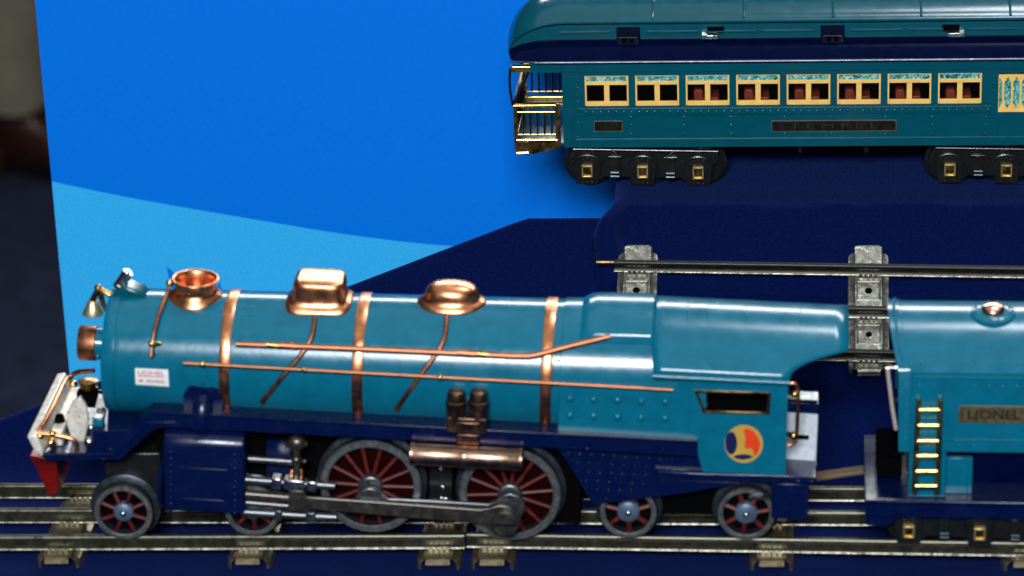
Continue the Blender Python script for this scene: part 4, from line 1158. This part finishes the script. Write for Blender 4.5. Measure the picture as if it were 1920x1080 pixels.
# roof: curved eaves, clerestory and deck, all swept down to the platform end
xE = K(958, 118, -3.75).x; xbend = K(1062, 50, -2.6).x; zed = K(1500, 113, -3.85).z
zcl0 = K(1500, 69, -2.45).z; zcl1 = K(1500, 44, -2.45).z; zbd = K(1500, 38, -2.75).z; zdk_ = zbd+.85
def xsec():
    xs = []
    for k in range(17):
        t = pi/2*k/16; xs.append((xbend-(xbend-xE)*cos(t), max(.03, sin(t))))
    return xs+[(xbend+(xR-xbend)*k/6, 1) for k in range(1, 7)]
def sweep(pts, name, mt, par, **kw):
    mb = MB(); R_ = []
    for x, s_ in xsec():
        ys = .90+.10*min(1, (x-xE)/1.6)**.5
        bw = .42*max(0, 1-(x-xE)/(xbend-xE))**.6
        R_.append([(x-bw*(1-(y/3.9)**2), y*ys, zed+(z-zed)*s_) for y, z in pts])
    mb.rings(R_, closed=False)
    return mb, mb.build(name, mt, par, **kw)
lower = []
for k in range(9):
    t = pi/2*k/8; lower.append((-2.45-(3.85-2.45)*(.55*cos(t)**.85+.45*(1-k/8)), zed+.05+(zcl0-zed-.05)*(.55*sin(t)+.45*k/8)))
lower = [(-3.7, zed-.12), (-3.85, zed-.12), (-3.88, zed-.02), (-3.85, zed+.05)]+lower
lower += [(-y, z) for y, z in lower[::-1]]
_, lr = sweep(lower, 'roof', ROOFNAVY, coach, angle=50)
cl = [(-2.44, zcl0-.3), (-2.44, zcl1+.05), (2.44, zcl1+.05), (2.44, zcl0-.3)]
_, cr_ = sweep(cl, 'clerestory', COACH_TEAL, coach, angle=40)
dkp = [(-2.4, zbd-.12), (-2.72, zbd-.12), (-2.80, zbd-.06), (-2.80, zbd+.03), (-2.72, zbd+.09), (-2.66, zbd+.10)]
for k in range(1, 12): 
    y = -2.66+2.66*k/12; dkp.append((y, zbd+.10+.78*(1-(y/2.66)**2)**.9))
dkp = dkp+[(0, zbd+.88)]+[(-y, z) for y, z in dkp[::-1]]
_, dko = sweep(dkp, 'roof_deck', COACH_TEAL, coach, angle=50)
mb = MB(); mb.tube([(x, -3.87*(.90+.10*min(1, (x-xE)/1.6)**.5), zed-.02) for x, s_ in xsec()], .055, 8)
mb.tube([(x, 3.87*(.90+.10*min(1, (x-xE)/1.6)**.5), zed-.02) for x, s_ in xsec()], .055, 8)
mb.build('eave_lip', mat('pale_eave_edge', (.05, .05, .09), .3, .2, var=.4, vscale=200, chip=(.25, .22, .22), chip_amt=.5, chip_scale=300), lr)  # edge paler than the roof, with paler flecks
def deckz(y): return zbd+.10+.78*max(0, 1-(y/2.66)**2)**.9
for px in (1224, 1395, 1562, 1727, 1894):
    x = K(px, 20, -2.2).x
    mb = MB(); mb.tube([(x, y, deckz(y)+.01) for y in [-2.62+5.24*k/24 for k in range(25)]], .07, 8); mb.build('roof_rib', COACH_TEAL, dko)
# embossed strips along the clerestory, vents, open tabs
for a, b in ((1049, 1145), (1213, 1310), (1322, 1418), (1430, 1527), (1595, 1692), (1703, 1770), (1813, 1909)):
    p, q = K(a, 62.5, -2.45), K(b, 62.5, -2.45)
    mb = MB(); mb.box(p.x, q.x, -2.57, -2.42, zcl0+(zcl1-zcl0)*.42, zcl0+(zcl1-zcl0)*.52)
    mb.build('clerestory_trim', COACH_TEAL, cr_, bevel=.04)
for px in (1178, 1561, 1944):
    q = K(px, 66, -2.5); w_ = 22/33.3; mb = MB(); zt3 = zcl1-.12; zb3 = zcl0-.28
    mb.rings([[(q.x-w_, -2.42, z), (q.x-w_*.95, y_, z), (q.x+w_*.95, y_, z), (q.x+w_, -2.42, z)] for z, y_ in ((zb3, -3.0), (zb3+.12, -3.12), ((zb3+zt3)/2, -3.0), ((zt3+zb3)/2+.12, -2.85), (zt3, -2.6))])
    v = mb.build('roof_vent', VENTNAVY, coach, bevel=.03)
    mb = MB()
    for s_ in (-1, 1): mb.box(q.x+s_*.2-.13, q.x+s_*.2+.13, -3.125, -3.02, zb3+.22, zb3+.5)
    mb.build('vent_slot', FLATBLACK, v)
    mb = MB(); mb.tube([(q.x-.5, -3.04, (zb3+zt3)/2+.04), (q.x+.5, -3.04, (zb3+zt3)/2+.04)], .03, 6); mb.build('vent_lip', STEEL, v)
for px, s_ in ((1341, -1), (1782, 1)):
    q = K(px, 58, -2.46); mb = MB(); zt3 = zcl0+(zcl1-zcl0)*.82
    mb.box(q.x-.45, q.x+.5, -2.47, -2.40, zcl0+.25, zt3)
    tb = mb.build('clerestory_opening', FLATBLACK, coach)
    mb = MB(); dx = s_*.28-(.0); mb.rings([[(q.x-.48+dx, -2.46, zcl0+.34), (q.x+.48+dx, -2.46, zcl0+.34), (q.x+.48+dx, -2.46, zcl0+.28), (q.x-.48+dx, -2.46, zcl0+.28)],
                            [(q.x-.48+dx, -2.95, zcl0+.30), (q.x+.48+dx, -2.95, zcl0+.30), (q.x+.48+dx, -2.95, zcl0+.05), (q.x-.48+dx, -2.95, zcl0+.05)]]); mb.build('metal_tab', NICKEL, tb, bevel=.03)
# observation platform
def railing(y, ys, post):
    mb = MB(); mb2 = MB()
    A_, B_ = K(960, 197, yK), K(1049, 197, yK)
    xa, xb = K(963, 200, yK).x, K(1050, 200, yK).x
    zt = K(1000, 198, yK).z; zt2 = K(1000, 210, yK).z; zm = K(1000, 252, yK).z; zm2 = K(1000, 263, yK).z; zlo = K(1000, 277, yK).z; zlo2 = K(970, 289, yK).z
    mb2.tube([(xa, y, zt), (xb-.25, y, zt)], .13, 10); mb2.tube([(xa+.1, y, zm2), (xb-.2, y, zm2)], .12, 10)
    mb.tube([(xa, y, zt2), (xb-.1, y, zt2)], .06, 8); mb.tube([(xa, y, zm), (xb-.1, y, zm)], .06, 8)
    mb.box(xa-.02, xa+.2, y-.06, y+.06, zlo, zt); mb.box(xb-.28, xb, y-.06, y+.06, zlo, zt+.05)
    for k in range(1, 6): x = xa+.1+(xb-xa-.2)*k/6; mb.tube([(x, y, zt2), (x, y, zm)], .07, 6)
    mb.prism([(xa, zm2), (xb, zm2), (xb, zlo+.02), (xa+.95, zlo2), (xa+.02, zlo2)], y-.05, y+.05)
    mb2.tube([(xa+.1, y-.06, zlo2+.08), (xa+.75, y-.06, zlo2+.1)], .1, 8)
    r = mb.build('platform_railing', OLDBRASS, coach); mb2.build('brass_rail', BRASS, r)
    return xa, xb, zt, zm2, zlo2
xa, xb, zt, zm2, zlo2 = railing(yK, 1, True)
railing(-yK, 1, True)
mb = MB(); x = xa+.05
for zz, r in ((zt, .11), (zm2, .11), (zt-.4, .06)): mb.tube([(x, yK, zz), (x, -yK, zz)], r, 8)
for k in range(1, 12):
    y = yK+7.2*k/12; mb.tube([(x, y, zt), (x, y, zm2)], .06, 6)
mb.build('end_railing', OLDBRASS, coach)
mb = MB(); mb.box(xa+.1, xL, yK+.1, 3.5, zm2-.35, zm2-.2); mb.build('platform_floor', COACH_TEAL, coach)
zcap = K(975, 128, yK).z
for y in (yK, -yK):
    mb = MB()
    mb.tube([(xa-.05, y, zt), (xa-.2, y, zt+1.2), (xa-.12, y, zcap)], .07, 8, smooth=1)
    mb.tube([(xa+.0, y, zt+.1), (xa+.95, y, zcap-.1)], .09, 8)
    mb.tube([(xb-.05, y, zt), (xb-.05, y, zcap-.1)], .07, 8) if y > 0 else None
    pp = mb.build('platform_post', BLACK, coach)
    mb = MB(); x0_, x1_ = K(958, 130, yK).x, K(994, 130, yK).x
    mb.box(x0_, x1_, y-.1, y+.1, zcap-.2, zcap+.16); mb.tube([(x0_+.1, y-.12, zcap+.12), (x1_, y-.12, zcap+.10)], .07, 8); mb.build('post_cap', OLDBRASS, pp)
mb = MB(); mb.box(K(994, 130, yK).x, xL+.02, yK-.06, yK+.1, K(1500, 132, yK).z, zE+.25); mb.build('platform_fascia', COACH_TEAL, coach)
mb = MB(); mb.box(K(962, 130, yK).x, xL+.02, 3.45, 3.6, K(1500, 132, yK).z, zE+.25); mb.build('platform_fascia', COACH_TEAL, coach)
truck(coach, KF, -3.7, 1101, 320.5, 104, 1.6, n=3, wheel_r=1.28)
truck(coach, KF, -3.7, 1781, 318, 106, 1.6, n=3, wheel_r=1.28)
